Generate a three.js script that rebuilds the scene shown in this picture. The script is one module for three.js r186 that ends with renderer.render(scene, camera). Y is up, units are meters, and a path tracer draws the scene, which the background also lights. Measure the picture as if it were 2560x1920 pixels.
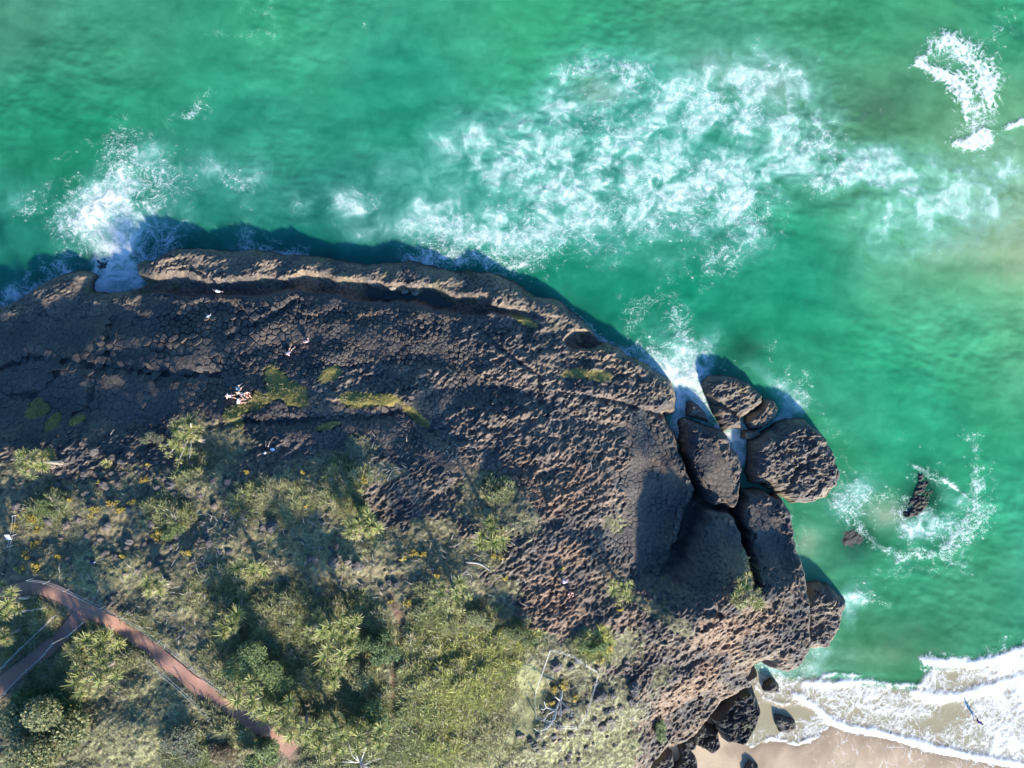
import * as THREE from 'three';
import { Sky } from 'three/addons/objects/Sky.js';
import { MarchingCubes } from 'three/addons/objects/MarchingCubes.js';
import { mergeGeometries } from 'three/addons/utils/BufferGeometryUtils.js';

// ───────────── camera, sky, sun, exposure ─────────────
const CAM = 88;                       // drone height over the sea, metres
const FPX = 1780;                     // focal length in pixels of a 2560 px wide picture
const scene = new THREE.Scene();
const camera = new THREE.PerspectiveCamera(2 * Math.atan(960 / FPX) * 180 / Math.PI, 4 / 3, 1, 4000);
camera.position.set(0, CAM, 0); camera.up.set(0, 0, -1); camera.lookAt(0, 0, 0);
const SUN = new THREE.Vector3(0.48, 0, 0.88).normalize();
const ELEV = 25 * Math.PI / 180;
SUN.multiplyScalar(Math.cos(ELEV)); SUN.y = Math.sin(ELEV);
const sky = new Sky(); sky.name = 'sky'; sky.scale.setScalar(3000);
sky.material.uniforms.sunPosition.value.copy(SUN);
sky.material.uniforms.turbidity.value = 5; sky.material.uniforms.rayleigh.value = 0.9;
sky.material.uniforms.mieCoefficient.value = 0.003; sky.material.uniforms.mieDirectionalG.value = 0.8;
if (sky.material.uniforms.cloudCoverage) sky.material.uniforms.cloudCoverage.value = 0;
sky.userData = { kind: 'structure' };
scene.add(sky); scene.environmentIntensity = 0.3;
const sun = new THREE.DirectionalLight(new THREE.Color(1, 0.84, 0.63), 3.4);
sun.position.copy(SUN).multiplyScalar(150); sun.castShadow = true; sun.shadow.radius = 5;
sun.shadow.mapSize.set(4096, 4096);
Object.assign(sun.shadow.camera, { left: -90, right: 90, top: 80, bottom: -80, near: 1, far: 400 });
scene.add(sun, sun.target);
const renderer = new THREE.WebGLRenderer({ antialias: true });
renderer.setSize(1024, 768); renderer.shadowMap.enabled = true;
renderer.toneMapping = THREE.LinearToneMapping; renderer.toneMappingExposure = 3.25;

// ───────────── small tools ─────────────
let seed = 12345;
const rnd = () => { seed |= 0; seed = seed + 0x6D2B79F5 | 0; let t = Math.imul(seed ^ seed >>> 15, 1 | seed); t = t + Math.imul(t ^ t >>> 7, 61 | t) ^ t; return ((t ^ t >>> 14) >>> 0) / 4294967296; };
const rr = (a, b) => a + (b - a) * rnd();
const pick = (a) => a[Math.floor(rnd() * a.length)];
const clamp = (v, a = 0, b = 1) => v < a ? a : v > b ? b : v;
const lerp = (a, b, t) => a + (b - a) * t;
const ss = (a, b, v) => { const t = clamp((v - a) / (b - a)); return t * t * (3 - 2 * t); };
const PERM = new Uint8Array(512), GX = new Float32Array(256), GY = new Float32Array(256);
{ const p = Array.from({ length: 256 }, (_, i) => i); for (let i = 255; i > 0; i--) { const j = Math.floor(rnd() * (i + 1)); [p[i], p[j]] = [p[j], p[i]]; } for (let i = 0; i < 512; i++) PERM[i] = p[i & 255]; for (let i = 0; i < 256; i++) { const a = rnd() * 6.2832; GX[i] = Math.cos(a); GY[i] = Math.sin(a); } }
function pn(x, y) {                    // gradient noise, about -1..1
  const xi = Math.floor(x), yi = Math.floor(y), fx = x - xi, fy = y - yi, X = xi & 255, Y = yi & 255;
  const a = PERM[PERM[X] + Y], b = PERM[PERM[X + 1] + Y], c = PERM[PERM[X] + Y + 1], d = PERM[PERM[X + 1] + Y + 1];
  const u = fx * fx * fx * (fx * (fx * 6 - 15) + 10), v = fy * fy * fy * (fy * (fy * 6 - 15) + 10);
  const n0 = GX[a] * fx + GY[a] * fy, n1 = GX[b] * (fx - 1) + GY[b] * fy, n2 = GX[c] * fx + GY[c] * (fy - 1), n3 = GX[d] * (fx - 1) + GY[d] * (fy - 1);
  return 1.5 * lerp(lerp(n0, n1, u), lerp(n2, n3, u), v);
}
function fbm(x, y, o = 4) { let s = 0, a = 0.5; for (let i = 0; i < o; i++) { s += a * pn(x, y); x = x * 2.03 + 17.1; y = y * 2.03 + 5.7; a *= 0.5; } return s; }
const W = { f1: 0, f2: 0, id: 0, dx: 0, dz: 0 };
function worley(x, y) {
  const xi = Math.floor(x), yi = Math.floor(y); let f1 = 9, f2 = 9, id = 0, dx = 0, dz = 0;
  for (let j = -1; j <= 1; j++) for (let i = -1; i <= 1; i++) {
    const X = (xi + i) & 255, Y = (yi + j) & 255, h = PERM[PERM[X] + Y], k = PERM[h + 71];
    const ax = xi + i + 0.1 + 0.8 * h / 255 - x, ay = yi + j + 0.1 + 0.8 * k / 255 - y, d = ax * ax + ay * ay;
    if (d < f1) { f2 = f1; f1 = d; id = h; dx = ax; dz = ay; } else if (d < f2) f2 = d;
  }
  W.f1 = Math.sqrt(f1); W.f2 = Math.sqrt(f2); W.id = id; W.dx = dx; W.dz = dz; return W;
}
// a photo pixel at height h as a place in metres (x to the right, z down the picture)
const P = (px, py, h = 0) => [(px - 1280) * (CAM - h) / FPX, (py - 960) * (CAM - h) / FPX];
function gridField(x0, z0, x1, z1, step, fn) {
  const nx = Math.ceil((x1 - x0) / step) + 1, nz = Math.ceil((z1 - z0) / step) + 1, a = new Float32Array(nx * nz);
  for (let j = 0; j < nz; j++) for (let i = 0; i < nx; i++) a[j * nx + i] = fn(x0 + i * step, z0 + j * step);
  return (x, z) => {
    let u = clamp((x - x0) / step, 0, nx - 1.001), v = clamp((z - z0) / step, 0, nz - 1.001); const i = u | 0, j = v | 0; u -= i; v -= j; const k = j * nx + i;
    return lerp(lerp(a[k], a[k + 1], u), lerp(a[k + nx], a[k + nx + 1], u), v);
  };
}
function polyDist(poly, x, z) {        // signed, positive inside
  let d = 1e9, inside = false;
  for (let i = 0, j = poly.length - 1; i < poly.length; j = i++) {
    const [ax, az] = poly[i], [bx, bz] = poly[j], ex = bx - ax, ez = bz - az, wx = x - ax, wz = z - az;
    const t = clamp((wx * ex + wz * ez) / (ex * ex + ez * ez + 1e-9)), qx = wx - ex * t, qz = wz - ez * t; d = Math.min(d, qx * qx + qz * qz);
    if ((az > z) !== (bz > z) && x < (bx - ax) * (z - az) / (bz - az) + ax) inside = !inside;
  }
  return Math.sqrt(d) * (inside ? 1 : -1);
}
function lineDist(pts, x, z) {         // distance to an open polyline, and where along it
  let d = 1e9, at = 0;
  for (let i = 0; i < pts.length - 1; i++) {
    const [ax, az] = pts[i], [bx, bz] = pts[i + 1], ex = bx - ax, ez = bz - az, wx = x - ax, wz = z - az;
    const t = clamp((wx * ex + wz * ez) / (ex * ex + ez * ez + 1e-9)), qx = wx - ex * t, qz = wz - ez * t, q = qx * qx + qz * qz;
    if (q < d) { d = q; at = i + t; }
  }
  return [Math.sqrt(d), at];
}
const usedNames = {};
const numbered = (n) => { const k = usedNames[n] = (usedNames[n] ?? -1) + 1; return k ? n + '_' + String(k).padStart(3, '0') : n; };
function mesh(name, geo, mat, parent) { const m = new THREE.Mesh(geo, mat); m.castShadow = m.receiveShadow = true; m.name = parent ? name : numbered(name); (parent || scene).add(m); return m; }
function thing(name, label, category, pos = [0, 0, 0], group) { const o = new THREE.Group(); o.name = numbered(name); o.position.set(...pos); o.userData = { label, category }; if (group) o.userData.group = group; scene.add(o); return o; }
function tag(o, label, category, group) { o.userData = { label, category }; if (group) o.userData.group = group; return o; }
const lin = (r, g, b) => new THREE.Color().setRGB(r, g, b);
const std = (r, g, b, o = {}) => new THREE.MeshStandardMaterial({ color: lin(r, g, b), roughness: 0.9, side: THREE.DoubleSide, ...o });
function geoFrom(pos, idx, uv, col) {
  const g = new THREE.BufferGeometry(); g.setAttribute('position', new THREE.BufferAttribute(pos instanceof Float32Array ? pos : new Float32Array(pos), 3));
  if (uv) g.setAttribute('uv', new THREE.BufferAttribute(uv instanceof Float32Array ? uv : new Float32Array(uv), 2));
  if (col) g.setAttribute('color', new THREE.BufferAttribute(col instanceof Float32Array ? col : new Float32Array(col), 3));
  if (idx) g.setIndex(new THREE.BufferAttribute(idx instanceof Uint32Array ? idx : new Uint32Array(idx), 1));
  g.computeVertexNormals(); return g;
}
// tapered tube through points
function tube(pts, r0, r1, sides = 6, segs = 10) {
  const c = new THREE.CatmullRomCurve3(pts.map((p) => new THREE.Vector3(...p))), fr = c.computeFrenetFrames(segs), pos = [], idx = [];
  for (let i = 0; i <= segs; i++) { const p = c.getPointAt(i / segs), r = lerp(r0, r1, i / segs), N = fr.normals[i], B = fr.binormals[i]; for (let k = 0; k < sides; k++) { const a = k / sides * 6.2832, ca = Math.cos(a) * r, sa = Math.sin(a) * r; pos.push(p.x + N.x * ca + B.x * sa, p.y + N.y * ca + B.y * sa, p.z + N.z * ca + B.z * sa); } }
  for (let i = 0; i < segs; i++) for (let k = 0; k < sides; k++) { const a = i * sides + k, b = i * sides + (k + 1) % sides; idx.push(a, b, a + sides, b, b + sides, a + sides); }
  const n = pos.length / 3, p0 = c.getPointAt(0), p1 = c.getPointAt(1); pos.push(p0.x, p0.y, p0.z, p1.x, p1.y, p1.z);
  for (let k = 0; k < sides; k++) { idx.push(n, (k + 1) % sides, k); const o = segs * sides; idx.push(n + 1, o + k, o + (k + 1) % sides); }
  return geoFrom(pos, idx);
}

// ───────────── the shape of the headland ─────────────
const X0 = -78, X1 = 40, Z0 = -24, Z1 = 60;
const HP = [ // heights over the sea at photo pixels
  [450, 650, 2.3], [600, 660, 2.4], [750, 676, 2.5], [900, 695, 2.4], [1050, 705, 2.2], [1200, 725, 2.2], [1350, 780, 2.2], [1450, 820, 2.4], [120, 720, 2.0], [180, 690, 1.9],
  [-150, 830, 3.2], [0, 800, 3.2], [100, 770, 2.9], [250, 765, 3.2], [400, 740, 3.5], [560, 748, 3.8], [700, 748, 3.9], [900, 765, 3.7], [1100, 800, 3.6], [1300, 835, 3.9], [1500, 915, 3.4], [1620, 960, 2.7],
  [-150, 950, 7.0], [0, 940, 6.7], [200, 900, 6.2], [400, 880, 6.0], [600, 880, 5.8], [800, 880, 5.5], [1000, 900, 5.4], [1200, 930, 5.4], [1400, 980, 5.3], [1550, 1030, 4.6], [1650, 1080, 3.4],
  [-150, 1120, 10.8], [0, 1100, 10.4], [200, 1070, 10.0], [400, 1050, 9.6], [600, 1030, 9.0], [800, 1040, 8.6], [1000, 1070, 8.4], [1200, 1100, 8.2], [1400, 1150, 7.8], [1550, 1200, 6.4], [1650, 1230, 4.0],
  [-150, 1300, 13.4], [0, 1300, 13.2], [250, 1300, 13.0], [500, 1250, 12.3], [800, 1250, 11.5], [1000, 1300, 11.2], [1200, 1310, 10.8], [1400, 1330, 10.2], [1530, 1350, 8.8], [1640, 1370, 5.0],
  [-150, 1560, 15.2], [0, 1550, 15.2], [300, 1550, 15], [600, 1500, 14.3], [900, 1500, 13.2], [1200, 1500, 12.2], [1450, 1500, 10.9], [1600, 1480, 8.2],
  [-150, 1920, 17.6], [0, 1920, 17.4], [300, 1900, 17], [600, 1900, 15.8], [900, 1900, 14.2], [1200, 1900, 12.2], [1450, 1850, 10], [1600, 1820, 7.6], [1580, 1640, 9.8],
  [1760, 1120, 3.6], [1790, 1200, 4.2], [1790, 1300, 5.4], [1760, 1400, 8.0], [1900, 1260, 3.8], [1910, 1330, 4.8], [1910, 1420, 7.6], [1760, 1480, 10.2], [1860, 1500, 10.4], [1950, 1570, 9.0], [1880, 1620, 8.4], [1740, 1600, 9.6], [1720, 1740, 6.6], [1660, 1840, 4.2], [1820, 1690, 6.2],
  [-400, 1300, 12], [300, 2250, 17], [900, 2250, 14], [1350, 2200, 10], [-300, 2200, 18],
].map(([px, py, h]) => [...P(px, py, h), h]);
const rbf = (() => {
  const n = HP.length, c2 = 9, A = HP.map((a, i) => [...HP.map((b, j) => Math.sqrt((a[0] - b[0]) ** 2 + (a[1] - b[1]) ** 2 + c2) * -1 + (i === j ? 0.25 : 0)), a[2] - 6]);
  for (let i = 0; i < n; i++) { let p = i; for (let r = i + 1; r < n; r++) if (Math.abs(A[r][i]) > Math.abs(A[p][i])) p = r; [A[i], A[p]] = [A[p], A[i]]; for (let r = i + 1; r < n; r++) { const f = A[r][i] / A[i][i]; for (let k = i; k <= n; k++) A[r][k] -= f * A[i][k]; } }
  const w = new Array(n); for (let i = n - 1; i >= 0; i--) { let s = A[i][n]; for (let k = i + 1; k < n; k++) s -= A[i][k] * w[k]; w[i] = s / A[i][i]; }
  return (x, z) => { let s = 6; for (let i = 0; i < n; i++) s -= w[i] * Math.sqrt((x - HP[i][0]) ** 2 + (z - HP[i][1]) ** 2 + c2); return s; };
})();
const baseH = gridField(X0, Z0, X1, Z1 + 4, 0.6, rbf);
const OUT = [ // the waterline of the headland
  [-260, 830], [-120, 800], [0, 765], [58, 731], [116, 697], [150, 678], [185, 666], [208, 671], [234, 687], [222, 703], [228, 722], [260, 728], [304, 725], [345, 716], [364, 708], [344, 693], [333, 658], [350, 648], [379, 645], [420, 618], [477, 615], [530, 620], [579, 624], [621, 616], [680, 624], [734, 631], [812, 640], [870, 648], [936, 653], [985, 650], [1023, 645], [1052, 655], [1110, 664], [1150, 668], [1218, 672], [1287, 696], [1331, 731], [1400, 748], [1449, 786], [1487, 820], [1500, 849], [1545, 864], [1580, 890], [1626, 913], [1660, 932], [1681, 950], [1698, 992], [1692, 1035], [1675, 1039], [1660, 1035], [1680, 1060], [1693, 1090], [1702, 1114], [1704, 1080], [1696, 1052], [1712, 1046], [1745, 1056], [1775, 1063], [1809, 1077], [1822, 1092], [1828, 1111], [1842, 1130], [1853, 1150], [1857, 1189], [1858, 1214], [1884, 1217], [1922, 1218], [1945, 1240], [1963, 1270], [1975, 1340], [1985, 1400], [1990, 1472], [1991, 1560], [1990, 1603], [1977, 1631], [1966, 1657], [1941, 1664], [1905, 1653], [1883, 1646], [1886, 1668], [1866, 1704], [1825, 1725], [1798, 1742], [1772, 1784], [1750, 1806], [1730, 1832], [1709, 1846], [1671, 1858], [1663, 1873], [1640, 1895], [1610, 1930], [1560, 1990], [1500, 2080], [1440, 2250], [-400, 2500],
].map(([px, py]) => P(px, py, py > 1640 && px > 1590 ? 2 : 1.2));
const edgeD = gridField(X0, Z0, X1, Z1 + 4, 0.3, (x, z) => polyDist(OUT, x, z));
const CARVE = [ // clefts: points with their floor heights, half width, softness
  { w: 0.55, s: 0.8, p: [[352, 712, 0.9], [420, 716, 1.3], [480, 716, 1.5], [560, 722, 1.6], [640, 723, 1.6], [700, 714, 1.5], [745, 706, 1.4], [800, 712, 1.2], [860, 720, 1.0]] },
  { w: 0.55, s: 0.9, p: [[860, 722, 0.8], [930, 732, 0.5], [1000, 736, 0.4], [1060, 738, 0.3], [1090, 748, 0.3], [1120, 757, 0.5], [1160, 766, 0.8], [1200, 768, 1.4]] },
  { w: 0.15, s: 0.5, p: [[1200, 768, 1.7], [1260, 778, 1.9], [1330, 788, 2.1], [1380, 800, 2.6]] },
  { w: 0.7, s: 0.5, p: [[1440, 851, 0.9], [1458, 853, 0.4], [1478, 853, 0.5], [1498, 852, 0.4]] },
  { w: 0.22, s: 0.4, p: [[1860, 1216, -0.6], [1842, 1262, 0.1], [1836, 1285, 0.3], [1848, 1330, 0.5], [1849, 1380, 1.0], [1846, 1430, 2.5]] },
  { w: 0.15, s: 0.4, p: [[1702, 1112, -0.6], [1719, 1165, -0.1], [1735, 1205, -0.1], [1745, 1238, 0.0], [1755, 1262, 1.0], [1800, 1266, 1.3], [1836, 1280, 0.4]] },
  { w: 0.2, s: 1.3, p: [[1745, 1245, 1.2], [1722, 1290, 2.2], [1700, 1340, 3.0], [1680, 1375, 3.8], [1655, 1410, 5.6]] },
  { w: 0.2, s: 0.4, p: [[1858, 1190, -0.5], [1862, 1220, -0.5], [1900, 1221, -0.5], [1940, 1236, -0.5]] },
  { w: 0.04, s: 0.35, d: 1, p: [[-60, 930, 0.6], [0, 927, 0.6], [60, 895, 0.6], [180, 905, 0.6], [260, 918, 0.6], [340, 926, 0.6], [460, 940, 0.6], [560, 935, 0.4]] },
  { w: 0.04, s: 0.35, d: 1, p: [[258, 800, 0.5], [270, 850, 0.6], [272, 900, 0.6], [256, 940, 0.6], [255, 980, 0.6], [262, 1040, 0.5], [268, 1100, 0.3]] },
  { w: 0.04, s: 0.3, d: 1, p: [[560, 850, 0.4], [600, 825, 0.5], [660, 800, 0.5], [720, 750, 0.4]] },
  { w: 0.05, s: 0.4, d: 1, p: [[1180, 800, 0.3], [1240, 860, 0.5], [1300, 910, 0.5], [1345, 935, 0.5], [1350, 1010, 0.4]] },
  { w: 0.05, s: 0.4, d: 1, p: [[1450, 990, 0.3], [1530, 1000, 0.5], [1600, 1020, 0.6], [1665, 1040, 0.8]] },
  { w: 0.04, s: 0.3, d: 1, p: [[0, 995, 0.4], [120, 985, 0.5], [160, 945, 0.5], [175, 905, 0.4]] },
  { w: 0.05, s: 0.5, d: 1, p: [[560, 1065, 0.3], [640, 1050, 0.5], [760, 1050, 0.5], [850, 1040, 0.3], [930, 1045, 0.5], [1020, 1020, 0.4], [1095, 1085, 0.4]] },
];
for (const c of CARVE) { c.q = c.p.map(([x, y]) => P(x, y, c.d ? 5.5 : 2.5)); c.bb = [Math.min(...c.q.map((p) => p[0])) - 3, Math.max(...c.q.map((p) => p[0])) + 3, Math.min(...c.q.map((p) => p[1])) - 3, Math.max(...c.q.map((p) => p[1])) + 3]; }
function carve(h, x, z) {
  for (const c of CARVE) {
    if (x < c.bb[0] || x > c.bb[1] || z < c.bb[2] || z > c.bb[3]) continue;
    const wob = 0.25 * pn(x * 0.9 + 40, z * 0.9) + (c.w > 0.5 ? 0.6 * pn(x * 0.24 + 3, z * 0.24) : 0), [d0, at] = lineDist(c.q, x, z), d = Math.max(0, d0 + wob), i = Math.min(at | 0, c.p.length - 2), v = lerp(c.p[i][2], c.p[i + 1][2], at - i);
    const t = ss(c.w, c.w + c.s, d); if (t >= 1) continue;
    h = c.d ? h - v * (1 - t) : Math.min(h, lerp(v, h, t));
  }
  return h;
}
// shape without the small relief of the surface
const landRaw = (x, z) => {
  const wob = 0.5 * pn(x * 0.35, z * 0.35) + 0.25 * pn(x * 1.1, z * 1.1), d = edgeD(x, z) + wob * 0.5 + (x > 19 && z > 10 ? 0.3 : 0.1), b = baseH(x, z) + (z < -8 ? 0.5 * pn(x * 0.3 + 13, z * 0.3) : 0) + 0.5 * pn(x * 0.13 + 3, z * 0.16) + 0.6 * ss(-12, -8, z) * pn(x * 0.1 + z * 0.05 + 21, z * 0.2 - x * 0.04) + 0.25 * pn(x * 0.4, z * 0.45);
  const steep = x > 30 || z > 34 ? 1.3 : 2.6 + 1.2 * pn(x * 0.1 + 9, z * 0.1), w = Math.max(0.8, steep) * clamp(b / 4, 0.7, 1.3);
  const t = clamp(d / w), e = 1 - Math.pow(1 - t, 2.7);
  let h = lerp(-0.6, b, d < 0 ? 0 : e) + (d < 0 ? d * 2.2 : 0);
  return carve(h, x, z);
};
const landS = gridField(X0, Z0, X1, Z1 + 4, 0.2, landRaw);
// place on the ground seen at a photo pixel, for a thing dh metres over the ground
function G(px, py, dh = 0) { let h = 6; for (let i = 0; i < 8; i++) { const [x, z] = P(px, py, h + dh); h = Math.max(landS(x, z), 0); } const [x, z] = P(px, py, h + dh); return [x, landS(x, z), z]; }

// ───────────── what covers the headland (areas given at photo pixels) ─────────────
const blob = (list) => list.map(([px, py, rx, ry, a = 0, k = 1]) => { const [x, y, z] = G(px, py); const s = (CAM - y) / FPX; return { x, z, rx: rx * s, ry: ry * s, c: Math.cos(a), s: Math.sin(a), k }; });
const blobVal = (bs, x, z) => { let v = 0; for (const b of bs) { const dx = x - b.x, dz = z - b.z; if (Math.abs(dx) > 2.2 * Math.max(b.rx, b.ry) || Math.abs(dz) > 2.2 * Math.max(b.rx, b.ry)) continue; const u = (dx * b.c + dz * b.s) / b.rx, w = (-dx * b.s + dz * b.c) / b.ry, q = u * u + w * w; if (q < 4) v = Math.max(v, b.k * (1 - q * 0.5)); } return v; };
const VEG = blob([ // grass and low herbs
  [60, 1300, 120, 110], [40, 1180, 60, 40, 0, 0.7], [200, 1290, 120, 90], [330, 1290, 150, 110], [470, 1300, 130, 110], [150, 1420, 250, 80], [420, 1420, 220, 110], [600, 1380, 170, 130], [700, 1260, 120, 70], [780, 1210, 110, 60], [820, 1170, 70, 40], [860, 1280, 50, 110], [800, 1400, 160, 110], [100, 1600, 220, 140], [300, 1680, 260, 150], [100, 1850, 240, 140], [400, 1850, 260, 130], [600, 1560, 220, 170], [650, 1720, 180, 150], [760, 1870, 240, 110], [880, 1500, 150, 110], [870, 1680, 160, 160], [980, 1470, 110, 60], [1060, 1560, 110, 110], [1130, 1700, 170, 170], [1200, 1560, 110, 110], [1250, 1480, 70, 50, 0, 0.7], [1060, 1850, 200, 120], [1250, 1840, 130, 120], [1330, 1640, 90, 60], [1420, 1720, 110, 120], [1500, 1800, 120, 110], [1480, 1620, 80, 50], [1420, 1900, 160, 70], [1560, 1880, 60, 60, 0, 0.8],
  [1230, 1255, 95, 55], [1190, 1210, 60, 35, 0, 0.8], [1310, 1310, 50, 40, 0, 0.8], [560, 1110, 70, 50, 0.4], [480, 1090, 40, 60, 0, 0.9], [530, 1170, 60, 30], [900, 1125, 40, 40, 0, 0.9], [930, 1180, 80, 25], [1080, 1340, 70, 50], [1000, 1370, 110, 50], [1120, 1400, 120, 60], [1540, 1310, 40, 25, 0.5, 0.7], [1660, 1540, 90, 25, 0.5, 0.75], [1560, 1620, 60, 60, 0, 0.7], [1650, 1700, 30, 60, 0.4, 0.6], [1870, 1430, 40, 50, 0, 0.7], [1680, 1470, 60, 30, 0, 0.55], [20, 1230, 60, 60],
]);
const MOSS = blob([[690, 955, 30, 55, -0.6], [730, 985, 55, 30, 0.5], [660, 1000, 45, 16, -0.5], [640, 1000, 20, 25], [825, 935, 35, 20, -0.5], [900, 1000, 60, 22, 0.1], [950, 1000, 60, 18], [1040, 1040, 50, 14, 0.7], [585, 1070, 25, 45, -0.2], [570, 1035, 16, 20], [600, 1020, 22, 16], [820, 1065, 40, 10, -0.3], [1310, 800, 40, 12, 0.5], [1440, 935, 40, 15], [1500, 940, 40, 15], [90, 1020, 30, 30, 0.5, 0.9], [130, 1055, 20, 25], [190, 1050, 20, 14], [100, 1025, 22, 22], [1590, 900, 30, 14, 0.4, 0.7], [120, 1140, 22, 22]]);
const SOIL = blob([[20, 1250, 45, 40], [300, 1330, 60, 60], [420, 1360, 70, 60], [600, 1380, 80, 40, 0, 0.7], [960, 1450, 60, 60], [980, 1510, 22, 60, -0.5], [1380, 1520, 80, 70], [1340, 1560, 60, 60], [1450, 1560, 50, 40], [1410, 1390, 60, 40], [1350, 1250, 90, 70, 0, 0.8], [1450, 1200, 80, 120, 0, 0.7], [1300, 1180, 60, 60, 0, 0.7], [1700, 1740, 90, 40, -0.8], [1760, 1690, 40, 60, 0.4], [1800, 1590, 90, 80, 0, 0.8], [1900, 1560, 80, 80, 0, 0.7], [1830, 1430, 40, 90, 0, 0.6], [1560, 1560, 60, 40, 0, 0.7], [990, 1760, 12, 60, 0, 1], [640, 1250, 60, 40, 0, 0.5], [130, 1260, 50, 40, 0, 0.6], [90, 1400, 60, 60, 0, 0.6], [40, 1430, 60, 40, 0, 1]]);
const LUSH = blob([[680, 1250, 90, 50], [860, 1220, 60, 60], [120, 1270, 50, 40], [470, 1170, 40, 40], [700, 1640, 150, 160], [860, 1600, 110, 110], [640, 1750, 120, 100], [880, 1820, 130, 110], [300, 1600, 110, 60], [150, 1640, 90, 90], [1080, 1640, 90, 150], [1200, 1700, 90, 160], [1060, 1800, 160, 60], [1300, 1590, 60, 40], [1480, 1610, 50, 40], [1650, 1820, 20, 30], [1130, 1880, 160, 40], [420, 1280, 60, 40], [560, 1480, 90, 60], [60, 1570, 80, 80], [480, 1880, 60, 60], [1240, 1220, 40, 30]]);
const PALE = blob([[690, 1240, 50, 80], [720, 1330, 90, 60], [830, 1370, 120, 50], [1300, 1780, 60, 110, 0.3], [1240, 1880, 140, 40, -0.3], [1560, 1880, 60, 50], [1450, 1880, 120, 50], [450, 1780, 150, 100], [350, 1860, 120, 80], [150, 1760, 110, 60], [560, 1420, 70, 60], [240, 1430, 120, 50], [1330, 1760, 40, 100], [1230, 1830, 60, 60], [400, 1700, 100, 60]]);
const PATHC = [[-260, 1560], [-120, 1520], [-20, 1494], [30, 1480], [80, 1468], [130, 1478], [185, 1508], [225, 1532], [275, 1556], [330, 1585], [382, 1622], [430, 1664], [480, 1704], [540, 1744], [600, 1782], [650, 1818], [700, 1852], [735, 1878]].map(([a, b]) => { const [x, , z] = G(a, b); return [x, z]; });
const PATHB = [[212, 1530], [192, 1550], [168, 1578], [120, 1620], [60, 1668], [0, 1716], [-70, 1776], [-200, 1880]].map(([a, b]) => { const [x, , z] = G(a, b); return [x, z]; });
const pathD = gridField(X0, Z0, X1, Z1 + 4, 0.3, (x, z) => Math.min(lineDist(PATHC, x, z)[0] - 0.78, lineDist(PATHB, x, z)[0] - 0.88));
const TRAIL = [[[975, 1490], [1000, 1545], [1008, 1585], [992, 1660], [980, 1740], [985, 1800], [990, 1850]], [[1320, 1690], [1335, 1750], [1300, 1830], [1230, 1890], [1120, 1940]]].map((l) => l.map(([a, b]) => { const [x, , z] = G(a, b); return [x, z]; }));
const F = (fn, step = 0.4) => gridField(X0, Z0, X1, Z1 + 4, step, fn);
const vegF = F((x, z) => blobVal(VEG, x, z)), mossF = F((x, z) => blobVal(MOSS, x, z), 0.3), soilF = F((x, z) => blobVal(SOIL, x, z)), lushF = F((x, z) => blobVal(LUSH, x, z)), paleF = F((x, z) => blobVal(PALE, x, z));
const trailF = F((x, z) => Math.min(lineDist(TRAIL[0], x, z)[0] - 0.25, lineDist(TRAIL[1], x, z)[0] - 1.3), 0.3);
const zoneLine = [[-300, 1085], [0, 1075], [150, 1080], [300, 1060], [380, 1030], [480, 1030], [560, 1050], [700, 1090], [850, 1120], [1000, 1130], [1120, 1180], [1250, 1200], [1330, 1240], [1450, 1330], [1560, 1380], [1640, 1400], [1760, 1400]].map(([a, b]) => { const [x, , z] = G(a, b); return [x, z]; });
const columnArea = (x, z) => { let i = 0; while (i < zoneLine.length - 2 && zoneLine[i + 1][0] < x) i++; const [ax, az] = zoneLine[i], [bx, bz] = zoneLine[i + 1]; return lerp(az, bz, clamp((x - ax) / (bx - ax))) - z; }; // positive: basalt platform
const V = (x, z) => { const n = 0.45 * fbm(x * 0.45, z * 0.45, 4) + 0.25 * pn(x * 2.1, z * 2.1); return ss(0.32, 0.58, vegF(x, z) + n - 0.06); };
const M_ = (x, z) => ss(0.45, 0.7, mossF(x, z) + 0.35 * fbm(x * 0.9, z * 0.9, 3));
const FINE = blob([[1480, 960, 190, 100], [1350, 850, 200, 80], [1250, 1080, 190, 80], [1430, 890, 160, 80], [1430, 1130, 150, 110], [1300, 960, 110, 60], [1500, 1250, 70, 90], [1450, 1230, 90, 90], [950, 960, 180, 50], [420, 645, 110, 45], [560, 660, 130, 45], [720, 672, 130, 45], [880, 690, 130, 40], [1020, 700, 120, 40], [1160, 715, 110, 40], [1290, 760, 90, 45], [120, 720, 110, 40, -0.5]]), fineF = F((x, z) => blobVal(FINE, x, z));
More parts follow.
